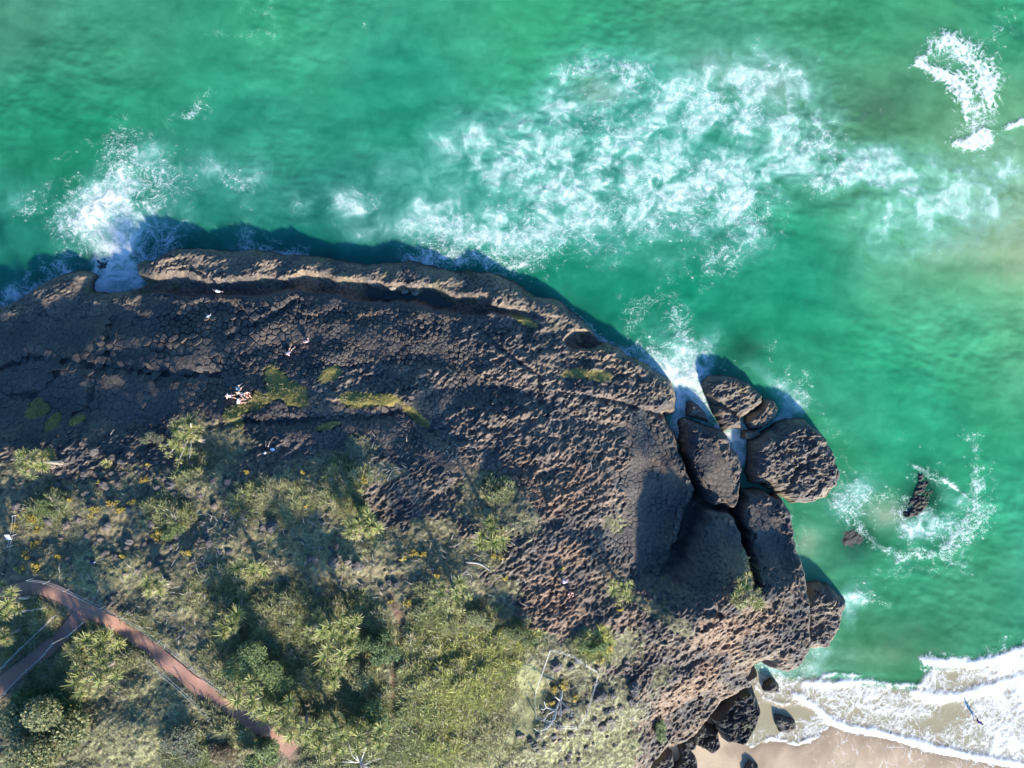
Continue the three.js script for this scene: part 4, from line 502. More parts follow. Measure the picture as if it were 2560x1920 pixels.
function tuft(n, len, dry, s) { // a rosette at a branch end
  seed = s; const pos = [], col = [], idx = [];
  for (let i = 0; i < n; i++) {
    const t = i / n, a = i * 2.39996 + rr(-0.2, 0.2), inner = 1 - t, k = rnd(), isDry = rnd() < dry;
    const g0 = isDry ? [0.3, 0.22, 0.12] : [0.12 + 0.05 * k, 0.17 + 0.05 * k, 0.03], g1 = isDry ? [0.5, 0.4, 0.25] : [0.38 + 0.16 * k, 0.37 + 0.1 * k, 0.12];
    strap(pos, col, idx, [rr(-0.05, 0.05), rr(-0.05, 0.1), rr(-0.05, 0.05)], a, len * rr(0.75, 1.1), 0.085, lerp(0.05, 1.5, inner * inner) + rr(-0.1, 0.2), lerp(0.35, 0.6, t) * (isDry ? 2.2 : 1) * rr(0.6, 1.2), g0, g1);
  }
  return geoFrom(pos, idx, null, col);
}
const TUFTS = [tuft(46, 0.95, 0.12, 11), tuft(40, 0.8, 0.16, 22), tuft(52, 1.1, 0.1, 33), tuft(34, 0.7, 0.3, 44), tuft(44, 0.9, 0.06, 55)];
const skirt = (() => { seed = 77; const pos = [], col = [], idx = []; for (let i = 0; i < 22; i++) strap(pos, col, idx, [0, -0.1, 0], i * 2.4, rr(0.5, 0.8), 0.07, -0.2, rr(0.7, 1.2), [0.2, 0.14, 0.08], [0.32, 0.25, 0.15]); return geoFrom(pos, idx, null, col); })();
// pandanus: px,py of the crown's middle in the photo; r crown radius m, h height m, n rosettes, opts
function pandanus(label, px, py, r, h, n, o = {}) {
  seed = 1000 + px * 7 + py; h *= 0.78; const [gx, gy, gz] = G(px, py, h * 0.9), lean = o.lean ?? [rr(-0.2, 0.2), rr(-0.2, 0.2)], bx = gx + lean[0] * h, bz = gz + lean[1] * h, by = landH(bx, bz);
  const t = thing('pandanus_tree', label, 'tree', [bx, by, bz], 'pandanus trees on the headland'), X = gx - bx, Z = gz - bz, Y = Math.max(h * 0.55 + (gy - by) * 0.5, 0.4), fork = [X * 0.8, Y, Z * 0.8];
  mesh('trunk', tube([[0, -0.3, 0], [X * 0.35, Y * 0.5, Z * 0.35], fork], 0.16 + 0.012 * n, 0.11, 7, 6), barkMat, t);
  for (let k = 0; k < 4; k++) { const a = k * 1.57 + rr(0, 1); mesh('prop_root', tube([[Math.cos(a) * 0.45, -0.3, Math.sin(a) * 0.45], [Math.cos(a) * 0.25, 0.35, Math.sin(a) * 0.25], [X * 0.2, Y * 0.35, Z * 0.2]], 0.05, 0.04, 5, 4), barkMat, t); }
  for (let i = 0; i < n; i++) {
    const a = i * 2.39996 + rr(-0.4, 0.4), q = Math.sqrt((i + 0.5) / n) * r * rr(0.85, 1.1), ex = X + Math.cos(a) * q, ez = Z + Math.sin(a) * q * (o.flat ?? 1), ey = h * rr(0.88, 1.08) + (gy - by) - 0.25 * q * q / Math.max(r, 0.5);
    const br = mesh('branch', tube([fork, [lerp(fork[0], ex, 0.5) + rr(-0.15, 0.15), lerp(Y, ey, 0.35), lerp(fork[2], ez, 0.5) + rr(-0.15, 0.15)], [ex, ey, ez]], 0.075, 0.05, 5, 5), barkMat, t);
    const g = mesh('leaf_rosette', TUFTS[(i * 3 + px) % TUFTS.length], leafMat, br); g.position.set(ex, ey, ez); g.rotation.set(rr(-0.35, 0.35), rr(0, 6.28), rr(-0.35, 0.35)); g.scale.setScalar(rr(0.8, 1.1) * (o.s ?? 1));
    if (i % 3 === 0) { const d = mesh('dead_leaves', skirt, leafMat, br); d.position.set(ex, ey - 0.08, ez); d.rotation.y = rr(0, 6); d.scale.setScalar(o.s ?? 1); }
  }
  for (const [dx, dy, dz, tip] of o.arms ?? []) { // long bare arms with a rosette at the end
    mesh('bare_branch', tube([fork, [fork[0] + dx * 0.45, Y + (dy - Y) * 0.3, fork[2] + dz * 0.3], [fork[0] + dx * 0.8, Y + (dy - Y) * 0.8, fork[2] + dz * 0.75], [fork[0] + dx, dy, fork[2] + dz]], 0.1, 0.045, 6, 10), deadMat, t);
    if (tip) { const g = mesh('leaf_rosette', TUFTS[3], leafMat, t); g.position.set(fork[0] + dx, dy, fork[2] + dz); g.scale.setScalar(0.75); }
  }
  return t;
}
pandanus('pandanus with long bare pale branches reaching down beside its crown, at the rock edge', 462, 1085, 1.9, 4.6, 15, { lean: [0.22, 0.28], s: 0.8, arms: [[-1.6, 3.4, 1.9, true], [-0.6, 3.2, 2.6, true], [0.5, 3.2, 2.3, false], [-2.2, 3.4, 1.1, true], [0.9, 3.8, -1.4, false]] });
pandanus('dense round pandanus with leaning trunk at the left picture edge', 78, 1155, 1.5, 4.4, 14, { lean: [0.4, 0.12], s: 0.75 });
pandanus('lone single-rosette pandanus on the dark stones', 268, 1156, 0.15, 0.9, 2, { s: 0.85 });
pandanus('broad pandanus in the middle of the slope next to dark rock', 905, 1320, 1.9, 4.2, 13, { s: 0.95, flat: 0.8 });
pandanus('pandanus with two round crowns casting long trunk shadows on grass', 1228, 1335, 1.7, 4.6, 12, { s: 1, lean: [0.1, 0.1] });
pandanus('small open pandanus beside the dark gully on the knoll', 1555, 1480, 1.4, 3.6, 8, { s: 0.8 });
pandanus('easternmost pandanus, on the brown knoll by the cliff', 1868, 1490, 1.7, 4.0, 11, { s: 0.8, flat: 1.2 });
pandanus('yellowish pandanus in the grass above the middle of the path', 625, 1420, 1.6, 3.6, 9, { s: 0.9, flat: 0.7 });
pandanus('small spiky pandanus just north of the path bend', 388, 1468, 1.4, 3.2, 8, { s: 0.8, flat: 0.6 });
pandanus('pandanus between the path and the tall bushes, with a dead trunk beside it', 572, 1558, 1.3, 3.4, 8, { s: 0.9 });
pandanus('bright green open pandanus above the grassy meadow', 1130, 1490, 2.2, 4.4, 13, { s: 0.85, flat: 0.9 });
pandanus('tall yellow-tipped pandanus at the top of the thicket', 800, 1570, 1.5, 5.0, 9, { s: 0.95 });
pandanus('pandanus with bleached branches beside the yellow-tipped one', 875, 1560, 1.2, 4.6, 8, { s: 0.9 });
pandanus('pandanus in the centre of the thicket', 850, 1625, 1.7, 4.6, 11, { s: 0.9 });
pandanus('pandanus lower down in the thicket beside a bare patch', 830, 1690, 1.2, 3.8, 7, { s: 0.9 });
pandanus('large pandanus clump in the fork of the path', 235, 1690, 2.5, 4.2, 18, { s: 0.85, flat: 0.8 });
pandanus('dark upper pandanus clump in the fork of the path', 245, 1610, 2.3, 3.6, 13, { s: 0.95, flat: 0.7 });
pandanus('pandanus overhanging the path at the thicket', 625, 1745, 1.9, 4.4, 12, { s: 0.95 });
pandanus('pandanus growing over the path end', 700, 1790, 1.7, 4.2, 11, { s: 0.95 });
pandanus('pandanus at the lower picture edge beside dead pale branches', 830, 1850, 2.0, 4.6, 14, { s: 0.9 });
pandanus('dark green pandanus right of the dead pale branches', 930, 1840, 2.1, 4.6, 15, { s: 0.9 });
pandanus('pandanus at the left picture edge by the path end', 22, 1500, 1.3, 4.0, 9, { s: 0.85, flat: 1.3 });
pandanus('low pandanus in the left picture corner under the path', 12, 1590, 0.9, 3.4, 5, { s: 0.85 });
pandanus('small bright pandanus sprout beside the lower branch of the path', 22, 1632, 0.3, 0.8, 3, { s: 0.7 });
pandanus('pandanus at the lower edge above the dead branches', 760, 1830, 1.6, 4.2, 10, { s: 0.9 });
let offN = 0; // trees below the picture whose long shadows reach into it
for (const [x, z, r, h, n] of [[-50, 47, 2.2, 6.5, 12], [-40, 50, 2.4, 7, 12], [-31, 47.5, 2.2, 6.5, 12], [-18, 50, 2.2, 6, 12], [-58, 43, 2.2, 6.5, 10]]) {
  const [px, py] = [1280 + x * FPX / (CAM - 15 - h), 960 + z * FPX / (CAM - 15 - h)]; pandanus(['second', 'third', 'fourth', 'fifth', 'first'][offN++] + ' pandanus from the left just below the lower picture edge', px, py, r, h, n, { s: 1.2 });
}
// leafy shrubs: small leaves through an uneven volume
function leafCloud(n, rx, ry, rz, leaf, cols, s, lumps = 7) {
  seed = s; const L = []; for (let i = 0; i < lumps; i++) { const a = rr(0, 6.28), q = Math.sqrt(rnd()) * 0.7; L.push([Math.cos(a) * q * rx, ry * rr(0.35, 0.8), Math.sin(a) * q * rz, rr(0.3, 0.5)]); }
  const pos = [], col = [], idx = [];
  for (let i = 0; i < n; i++) {
    const l = pick(L), u = rr(-1, 1), a = rr(0, 6.28), q = Math.sqrt(1 - u * u), k = Math.pow(rnd(), 0.35) * l[3], x = l[0] + Math.cos(a) * q * k * rx, y = Math.max(0.03, l[1] + u * k * ry), z = l[2] + Math.sin(a) * q * k * rz;
    const d = rr(0, 6.28), e = rr(-0.2, 0.9), le = leaf * rr(0.7, 1.3), wd = le * 0.45, cx = Math.cos(d) * Math.cos(e), cy = Math.sin(e), cz = Math.sin(d) * Math.cos(e), sx = -Math.sin(d), sz = Math.cos(d), b = pos.length / 3, c = pick(cols), g = rr(0.75, 1.25);
    pos.push(x, y, z, x + cx * le * 0.5 + sx * wd, y + cy * le * 0.5, z + cz * le * 0.5 + sz * wd, x + cx * le, y + cy * le - le * 0.15, z + cz * le, x + cx * le * 0.5 - sx * wd, y + cy * le * 0.5, z + cz * le * 0.5 - sz * wd); for (let m = 0; m < 4; m++) col.push(c[0] * g, c[1] * g, c[2] * g); idx.push(b, b + 1, b + 2, b, b + 2, b + 3);
  }
  return geoFrom(pos, idx, null, col);
}
const GREEN = [[0.1, 0.15, 0.045], [0.14, 0.19, 0.05], [0.2, 0.23, 0.06]], OLIVE = [[0.2, 0.2, 0.07], [0.27, 0.25, 0.1], [0.13, 0.15, 0.05]], DULL = [[0.11, 0.13, 0.07], [0.15, 0.16, 0.09], [0.2, 0.18, 0.1]];
function shrub(label, px, py, rx, rz, ry, n, cols, leaf = 0.14, name = 'shrub') {
  const [x, , z] = G(px, py, ry * 0.5), y = landH(x, z), t = thing(name, label, name === 'tree' ? 'tree' : 'bush', [x, y, z], 'bushes on the headland');
  mesh('foliage', leafCloud(n, rx, ry, rz, leaf, cols, px * 3 + py), leafMat, t); seed = px + py;
  for (let k = 0; k < 5; k++) { const a = rr(0, 6.28), q = rr(0.3, 0.6); mesh('stem', tube([[0, -0.2, 0], [Math.cos(a) * q * rx * 0.5, ry * 0.35, Math.sin(a) * q * rz * 0.5], [Math.cos(a) * q * rx, ry * 0.65, Math.sin(a) * q * rz]], 0.05, 0.02, 5, 4), barkMat, t); }
}
shrub('large olive broadleaf bush filling the lower left corner', 105, 1850, 5.2, 5.0, 4.2, 15000, OLIVE, 0.26);
shrub('dark upper lobe of bush above the olive corner bush', 110, 1770, 3.6, 2.8, 3.0, 6000, GREEN, 0.24);
shrub('dark green bush left of the thicket beside the path', 640, 1660, 3.2, 2.6, 2.4, 7000, GREEN, 0.16);
shrub('dark green bush below the thicket centre', 700, 1720, 2.6, 2.2, 2.2, 4500, GREEN, 0.16);
shrub('leafy light green bush right of the thicket', 945, 1610, 2.6, 2.2, 2.0, 5000, [[0.08, 0.13, 0.03], [0.12, 0.17, 0.05], [0.06, 0.1, 0.03]], 0.17);
shrub('yellow-green bush in the thicket by a bare patch', 880, 1690, 2.0, 2.0, 1.6, 3000, OLIVE, 0.15);
shrub('dark bush at the bottom of the thicket', 920, 1790, 2.6, 2.0, 2.4, 5000, GREEN, 0.17);
shrub('olive bush above the meadow beside the open pandanus', 1205, 1545, 2.0, 1.8, 1.6, 3200, OLIVE, 0.13);
shrub('green bush at the upper corner of the meadow', 1300, 1590, 2.0, 1.3, 1.4, 3000, [[0.08, 0.12, 0.03], [0.15, 0.15, 0.03]], 0.13);
shrub('shiny green bush beside the fenced dead tree', 1485, 1612, 1.7, 1.0, 1.2, 2400, [[0.08, 0.13, 0.03], [0.13, 0.17, 0.03]], 0.13);
shrub('small green bush on top of the beach cliff', 1655, 1825, 0.9, 1.4, 1.2, 1500, GREEN, 0.13);
shrub('dull bush by the lower picture edge left of the thicket', 470, 1870, 2.8, 2.2, 1.8, 4000, DULL, 0.16);
shrub('reddish dry bush at the lower picture edge', 560, 1880, 1.8, 1.6, 1.2, 2000, [[0.2, 0.13, 0.06], [0.14, 0.11, 0.05]], 0.14);
shrub('dark bush near the lower picture edge between dry bush and thicket', 665, 1890, 2.4, 1.8, 2.2, 4500, GREEN, 0.17);
shrub('low dark bush left of the broad pandanus', 900, 1275, 1.3, 1.2, 1.2, 1600, GREEN, 0.14);
shrub('small bush at the rock edge left of the bare-branched pandanus', 385, 1105, 1.5, 1.1, 0.9, 1500, DULL, 0.13);
shrub('bush in the grass north of the path', 430, 1330, 1.6, 1.2, 0.8, 1500, GREEN, 0.12);
shrub('bush in the grass beside yellow flowers at the left', 120, 1275, 2.0, 1.2, 0.8, 1800, GREEN, 0.12);
// yellow-flowering clumps
function flowerClump(px, py, r, label) {
  const [x, , z] = G(px, py), y = landH(x, z), t = thing('flower_clump', label, 'flowers', [x, y, z], 'clumps of yellow flowers');
  mesh('leaves', leafCloud(Math.round(260 * r), r, 0.35, r * 0.8, 0.12, [[0.09, 0.12, 0.03], [0.14, 0.14, 0.04]], px + 5 * py, 4), leafMat, t);
  mesh('blossoms', leafCloud(Math.round(170 * r), r, 0.5, r * 0.8, 0.1, [[0.55, 0.36, 0.03], [0.62, 0.44, 0.05], [0.45, 0.3, 0.05]], px + 5 * py, 4), leafMat, t);
}
const MARKS = [[462, 1085, 'the pandanus with long bare branches'], [78, 1155, 'the dense round pandanus at the left edge'], [268, 1156, 'the lone single-rosette pandanus'], [905, 1320, 'the broad mid-slope pandanus'], [1228, 1335, 'the two-crowned pandanus'], [1555, 1480, 'the small open pandanus on the knoll'], [625, 1420, 'the yellowish pandanus above the path'], [388, 1468, 'the spiky pandanus north of the path bend'], [1130, 1490, 'the bright green pandanus above the meadow'], [1485, 1612, 'the shiny bush by the fenced dead tree'], [40, 1330, 'the white notice on a post'], [235, 1404, 'the dark blue backpack'], [667, 1124, 'the person with the white hat'], [1410, 1452, 'the person in lavender'], [600, 985, 'the resting group of people'], [430, 1330, 'the green bush north of the path']];
const RANK = ['closest to', 'second closest to', 'third closest to', 'fourth closest to', 'fifth closest to', 'sixth closest to', 'seventh closest to', 'eighth closest to'];
const byMark = (list, what) => { const near = list.map(([x, y]) => { let b = null, d = 1e9; for (const m of MARKS) { const q = Math.hypot(m[0] - x, m[1] - y); if (q < d) { d = q; b = m; } } return [b, d]; }); return near.map(([m, d], i) => { const r = near.filter(([n, e], k) => n === m && (e < d || (e === d && k < i))).length; return `${what} ${RANK[r] ?? 'farther from'} ${m[2]}`; }); };
const FL = [[80, 1290, 1.3], [100, 1320, 0.6], [40, 1318, 0.6], [235, 1280, 0.9], [300, 1265, 0.9], [280, 1260, 0.6], [330, 1255, 0.7], [450, 1275, 0.9], [395, 1335, 0.8], [470, 1380, 0.7], [95, 1360, 0.7], [70, 1385, 0.6], [55, 1420, 0.6], [95, 1415, 0.8], [250, 1205, 0.4], [375, 1160, 0.35], [365, 1200, 0.6], [620, 1180, 0.35], [590, 1275, 0.6], [915, 1198, 0.45], [905, 1190, 0.4], [1010, 1395, 0.5], [1035, 1380, 0.6], [1060, 1385, 0.5], [1020, 1505, 0.6], [975, 1500, 0.5], [1405, 1420, 0.35], [1265, 1445, 0.4], [1240, 1395, 0.8], [1520, 1620, 0.6], [1500, 1650, 0.6], [180, 1250, 0.5], [1550, 1520, 0.4], [760, 1180, 0.3], [770, 1265, 0.4], [150, 1390, 0.5], [310, 1385, 0.5], [660, 1430, 0.5], [1090, 1440, 0.5]], FLL = byMark(FL, 'yellow flower clump');
FL.forEach(([px, py, r], i) => flowerClump(px, py, r, FLL[i]));
for (const [px, py, r, l] of [[1380, 1722, 0.7, 'yellow flowers on the left of the dead tree trunk inside the fence'], [1412, 1712, 0.8, 'yellow flowers above the dead tree trunk inside the fence'], [1435, 1742, 0.6, 'yellow flowers on the right of the dead tree trunk inside the fence'], [1376, 1755, 0.5, 'lowest yellow flowers beside the dead tree trunk inside the fence']]) flowerClump(px, py, r, l);

// grass: tufts of blades, one mass
{
  const blade = (s, n, len, lean, c0, c1) => { seed = s; const pos = [], col = [], idx = []; for (let i = 0; i < n; i++) strap(pos, col, idx, [rr(-0.16, 0.16), -0.03, rr(-0.16, 0.16)], rr(0, 6.28), len * rr(0.6, 1.2), 0.045, rr(0.5, 1.3), lean * rr(0.5, 1.1), c0, c1, 2); return geoFrom(pos, idx, null, col); };
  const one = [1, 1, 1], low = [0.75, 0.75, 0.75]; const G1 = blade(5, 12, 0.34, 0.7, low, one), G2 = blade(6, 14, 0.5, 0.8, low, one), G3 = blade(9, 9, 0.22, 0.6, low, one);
  const mats = [[], [], []], c = new THREE.Color(), q = new THREE.Quaternion(), e = new THREE.Euler(), m4 = new THREE.Matrix4(), cols = [[], [], []]; seed = 4242;
  for (let t = 0; t < 330000; t++) {
    const x = rr(X0 + 2, 33), z = rr(0, Z1 - 2); const v = V(x, z), mo = v < 0.3 ? M_(x, z) : 0; if (v < 0.35 && (mo < 0.5 || rnd() < 0.5)) continue; const pd = pathD(x, z), td = trailF(x, z); if (pd < 0.12 || (td < 0.1 && rnd() < 0.7) || landS(x, z) < 2.4) continue;
    const n1 = fbm(x * 0.3, z * 0.3, 4), n2 = pn(x * 1.1 + 4, z * 1.1), lu = ss(0.15, 0.75, lushF(x, z) + 0.5 * n1 + 0.3 * n2), pa = ss(0.2, 0.8, paleF(x, z) + 0.4 * n1), bare = ss(0.3, 0.75, soilF(x, z) + 0.5 * n1);
    if (rnd() > (0.42 + 0.58 * lu) * (1 - 0.75 * bare)) continue; if (lu < 0.4 && pn(x * 1.3 + 7, z * 1.3) > 0.38) continue;
    const k = mo > 0.5 ? 2 : lu > 0.45 ? (rnd() < 0.6 ? 1 : 0) : rnd() < 0.35 ? 0 : 2, s = rr(0.7, 1.3) * (0.75 + 0.45 * lu), y = landH(x, z);
    e.set(rr(-0.25, 0.25), rr(0, 6.28), rr(-0.25, 0.25)); m4.compose(new THREE.Vector3(x, y, z), q.setFromEuler(e), new THREE.Vector3(s, s, s)); mats[k].push(m4.clone());
    let r = 0.27, g = 0.25, b = 0.12; const bright = ss(-14, -6, x) * ss(22, 28, z); r = lerp(r, lerp(0.27, 0.42, bright), lu); g = lerp(g, lerp(0.29, 0.42, bright), lu); b = lerp(b, 0.1, lu); r = lerp(r, 0.38, pa * 0.7); g = lerp(g, 0.36, pa * 0.7); b = lerp(b, 0.16, pa * 0.7); if (mo > 0.5) { r = 0.32; g = 0.28; b = 0.07; }
    const f = rr(0.5, 1.5) * (1 + 0.3 * n2), dry = rnd() < 0.16 ? 1 : 0; cols[k].push([lerp(r * f, 0.5, dry), lerp(g * f, 0.43, dry), lerp(b * f, 0.27, dry)]);
  }
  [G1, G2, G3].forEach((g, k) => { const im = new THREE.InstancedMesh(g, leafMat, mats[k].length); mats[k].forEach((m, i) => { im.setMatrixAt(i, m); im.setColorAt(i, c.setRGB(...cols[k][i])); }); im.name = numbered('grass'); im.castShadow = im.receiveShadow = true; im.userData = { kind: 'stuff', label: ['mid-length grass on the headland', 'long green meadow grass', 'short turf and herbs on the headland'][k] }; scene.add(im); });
  console.log('grass', mats.map((m) => m.length).join(' '));
  // dry fallen leaves and sticks, lying about
  const lf = (() => { const pos = [], col = [], idx = []; strap(pos, col, idx, [0, 0.05, 0], 0, 0.75, 0.07, 0.25, 0.3, [0.45, 0.4, 0.33], [0.36, 0.32, 0.26], 4); return geoFrom(pos, idx, null, col); })(); seed = 99; const L = [];
  const spots = blob([[480, 1480, 90, 70], [380, 1520, 60, 60], [800, 1350, 160, 90], [600, 1340, 140, 60], [800, 1480, 130, 90], [560, 1380, 100, 60], [880, 1570, 60, 50], [960, 1160, 60, 80], [1010, 1180, 120, 60], [400, 1560, 90, 60], [700, 1540, 100, 60], [260, 1460, 160, 40], [1100, 1420, 130, 60], [60, 1600, 80, 70]]);
  for (let t = 0; t < 9000 && L.length < 750; t++) { const x = rr(-60, 8), z = rr(4, 34); if (rnd() > blobVal(spots, x, z) * 0.6 + 0.03 || pathD(x, z) < 0.2) continue; e.set(rr(-0.3, 0.3), rr(0, 6.28), rr(-0.2, 0.2)); const s = rr(0.5, 1.3); L.push(new THREE.Matrix4().compose(new THREE.Vector3(x, landH(x, z) + 0.12, z), q.setFromEuler(e), new THREE.Vector3(s, s, s)).clone()); }
  const im = new THREE.InstancedMesh(lf, leafMat, L.length); L.forEach((m, i) => im.setMatrixAt(i, m)); im.name = 'leaf_litter'; im.castShadow = im.receiveShadow = true; im.userData = { kind: 'stuff', label: 'pale dry pandanus leaves fallen on the grass' }; scene.add(im);
}

// ───────────── path ─────────────
function ribbon(name, label, pts, half, lift) {
  const c = new THREE.CatmullRomCurve3(pts.map(([x, z]) => new THREE.Vector3(x, 0, z))), n = Math.round(c.getLength() / 0.35), pos = [], uv = [], idx = [], across = 6;
  for (let i = 0; i <= n; i++) { const p = c.getPointAt(i / n), t = c.getTangentAt(i / n), w = half + 0.04 * pn(i * 0.35, 3); for (let k = 0; k <= across; k++) { const s = (k / across - 0.5) * 2 * w, x = p.x - t.z * s, z = p.z + t.x * s; pos.push(x, landS(x, z) + lift, z); uv.push(x / 3, z / 3); } }
  for (let i = 0; i < n; i++) for (let k = 0; k < across; k++) { const a = i * (across + 1) + k, b = a + across + 1; idx.push(a, a + 1, b, a + 1, b + 1, b); }
  const m = mesh(name, geoFrom(pos, idx, uv), pathMat); m.userData = { kind: 'structure', label };
}
const pathMat = (() => { const n = 512, a = new Uint8Array(n * n * 4); for (let j = 0; j < n; j++) for (let i = 0; i < n; i++) { const u = i / n * 6, v = j / n * 6, w = 0.5 + 0.5 * Math.cos(i / n * 6.2832), f = lerp(fbm(u * 1.5, v * 1.5, 4), fbm(u * 1.5 + 60, v * 1.5, 4), w), q = 1 + 0.25 * f + 0.18 * pn(u * 14, v * 14), k = (j * n + i) * 4; a[k] = 255 * Math.pow(0.33 * q, 1 / 2.2); a[k + 1] = 255 * Math.pow(0.175 * q, 1 / 2.2); a[k + 2] = 255 * Math.pow(0.12 * q, 1 / 2.2); a[k + 3] = 255; } const t = new THREE.DataTexture(a, n, n); t.colorSpace = THREE.SRGBColorSpace; t.wrapS = t.wrapT = THREE.RepeatWrapping; t.magFilter = t.minFilter = THREE.LinearFilter; t.needsUpdate = true; return new THREE.MeshStandardMaterial({ map: t, roughness: 0.9, side: THREE.DoubleSide }); })();
ribbon('path', 'curving red-brown walking path over the headland', PATHC, 0.7, 0.03);
ribbon('path', 'lower branch of the red-brown path to the left', PATHB, 0.8, 0.024);

// ───────────── fences of thin posts and wires ─────────────
const postMat = std(0.36, 0.33, 0.27), wireMat = std(0.55, 0.54, 0.48, { roughness: 0.5, metalness: 0.2 });
function fence(label, px, o = {}) {
  const pts = px.map(([a, b]) => { const [x, , z] = G(a, b, 0.9); return [x, landH(x, z), z]; }), f = thing('wire_fence', label, 'fence', pts[0], 'wire fences on the headland'), L = (p) => [p[0] - pts[0][0], p[1] - pts[0][1], p[2] - pts[0][2]], H = o.h ?? 1.05, all = [];
  for (let i = 0; i < pts.length - 1; i++) { const a = pts[i], b = pts[i + 1], n = Math.max(1, Math.round(Math.hypot(b[0] - a[0], b[2] - a[2]) / (o.gap ?? 2.2))); for (let k = 0; k < n; k++) { const x = lerp(a[0], b[0], k / n), z = lerp(a[2], b[2], k / n); all.push([x, landH(x, z), z]); } }
  if (!o.closed) all.push(pts[pts.length - 1]);
  for (const p of all) { const g = new THREE.CylinderGeometry(0.05, 0.06, H + 0.3, 7); g.translate(0, H / 2 - 0.15, 0); const m = mesh('post', g, postMat, f); m.position.set(...L(p)); m.rotation.set(rr(-0.05, 0.05), 0, rr(-0.05, 0.05)); }
  for (const hh of o.wires ?? [0.95, 0.55]) { const w = []; for (let i = 0; i < all.length - (o.closed ? 0 : 1); i++) { const a = L(all[i]), b = L(all[(i + 1) % all.length]); w.push(tube([[a[0], a[1] + hh, a[2]], [(a[0] + b[0]) / 2, (a[1] + b[1]) / 2 + hh - 0.03, (a[2] + b[2]) / 2], [b[0], b[1] + hh, b[2]]], 0.017, 0.017, 5, 4)); } mesh('wire', mergeGeometries(w), wireMat, f); }
  return f;
}
seed = 7;
fence('wire fence along the sea side of the red-brown path', [[66, 1452], [110, 1458], [160, 1478], [205, 1500], [250, 1522], [300, 1545], [350, 1572], [395, 1605], [440, 1640], [475, 1672], [520, 1705], [560, 1738]]);
fence('wire fence left of the lower path branch', [[132, 1543], [100, 1575], [50, 1622], [0, 1672], [-40, 1712]]);
fence('wire fence right of the lower path branch', [[205, 1558], [165, 1592], [130, 1610], [100, 1645], [50, 1690], [0, 1742], [-40, 1780]]);
fence('wire fence ending at a post in pale grass below the path', [[366, 1656], [400, 1688], [450, 1730], [500, 1775], [522, 1800]]);
fence('wire fence enclosing the dead tree', [[1376, 1627], [1430, 1640], [1498, 1684], [1490, 1710], [1468, 1785], [1446, 1822], [1400, 1818], [1340, 1795], [1337, 1740], [1340, 1684]], { closed: true });
fence('short wire fence beside the pandanus at the left picture edge', [[46, 1531], [108, 1520]]);
fence('two-wire fence among the yellow flowers at the left picture edge', [[33, 1289], [26, 1340], [18, 1368]]);

// ───────────── dead trees, logs, sticks ─────────────
const boneMat = std(0.5, 0.46, 0.41);
function limb(t, base, pts, r0, r1, name = 'branch') { return mesh(name, tube(pts.map((p) => [p[0] - base[0], p[1] - base[1], p[2] - base[2]]), r0, r1, 6, 10), boneMat, t); }
{ // dead tree inside the fence: limb ends at photo pixels and heights over its foot
  const [bx, , bz] = G(1403, 1722), by = landH(bx, bz), B = [bx, by, bz], t = thing('dead_tree', 'bare dead tree with forking white branches inside the wire fence', 'tree', B), q = (px, py, h) => { const [x, z] = P(px, py, by + h); return [x, by + h, z]; }; seed = 31;
  const f1 = q(1400, 1752, 1.3), f2 = q(1390, 1775, 2.4); limb(t, B, [[bx, by - 0.2, bz], q(1403, 1738, 0.7), f1], 0.17, 0.12, 'trunk'); limb(t, B, [f1, q(1394, 1764, 1.9), f2], 0.11, 0.08);
  const ends = [[f2, q(1384, 1792, 3.2), q(1376, 1812, 3.8), q(1348, 1828, 4.3), q(1335, 1821, 4.6)], [q(1348, 1828, 4.3), q(1352, 1832, 4.5), q(1350, 1836, 4.8)], [q(1376, 1812, 3.8), q(1366, 1822, 4.2), q(1360, 1826, 4.6)], [f2, q(1370, 1786, 2.9), q(1362, 1798, 3.3), q(1358, 1800, 3.5)], [f2, q(1376, 1772, 2.8), q(1366, 1768, 3.1), q(1360, 1754, 3.5)], [q(1366, 1768, 3.1), q(1358, 1774, 3.3), q(1352, 1772, 3.5)], [f1, q(1416, 1766, 2.0), q(1430, 1780, 2.6), q(1450, 1792, 3.3)], [q(1430, 1780, 2.6), q(1427, 1790, 3), q(1432, 1790, 3.2)], [f1, q(1402, 1770, 2), q(1402, 1790, 2.8), q(1400, 1802, 3.2)], [f2, q(1385, 1800, 3.4), q(1368, 1806, 3.8), q(1362, 1824, 4.2)], [f1, q(1395, 1748, 2), q(1388, 1742, 2.4)]];
  for (const e of ends) limb(t, B, e, 0.075, 0.03);
}
{ const [bx, , bz] = G(905, 1880), by = landH(bx, bz), B = [bx, by, bz], t = thing('dead_tree', 'fan of bleached dead branches at the lower picture edge in the thicket', 'tree', B); seed = 62; limb(t, B, [[bx, by - 0.2, bz], [bx + 0.1, by + 0.5, bz + 0.2], [bx + 0.1, by + 0.9, bz + 0.5]], 0.16, 0.11, 'trunk'); for (let i = 0; i < 14; i++) { const a = rr(-2.9, 1.4), r = rr(1.2, 2.6); limb(t, B, [[bx + 0.1, by + 0.8, bz + 0.4], [bx + Math.cos(a) * r * 0.5, by + 1.1 + rr(0, 0.5), bz + 0.3 + Math.sin(a) * r * 0.4], [bx + Math.cos(a) * r * 1.0, by + 1.3 + rr(0, 0.9), bz + 0.3 + Math.sin(a) * r]], 0.065, 0.025); } }
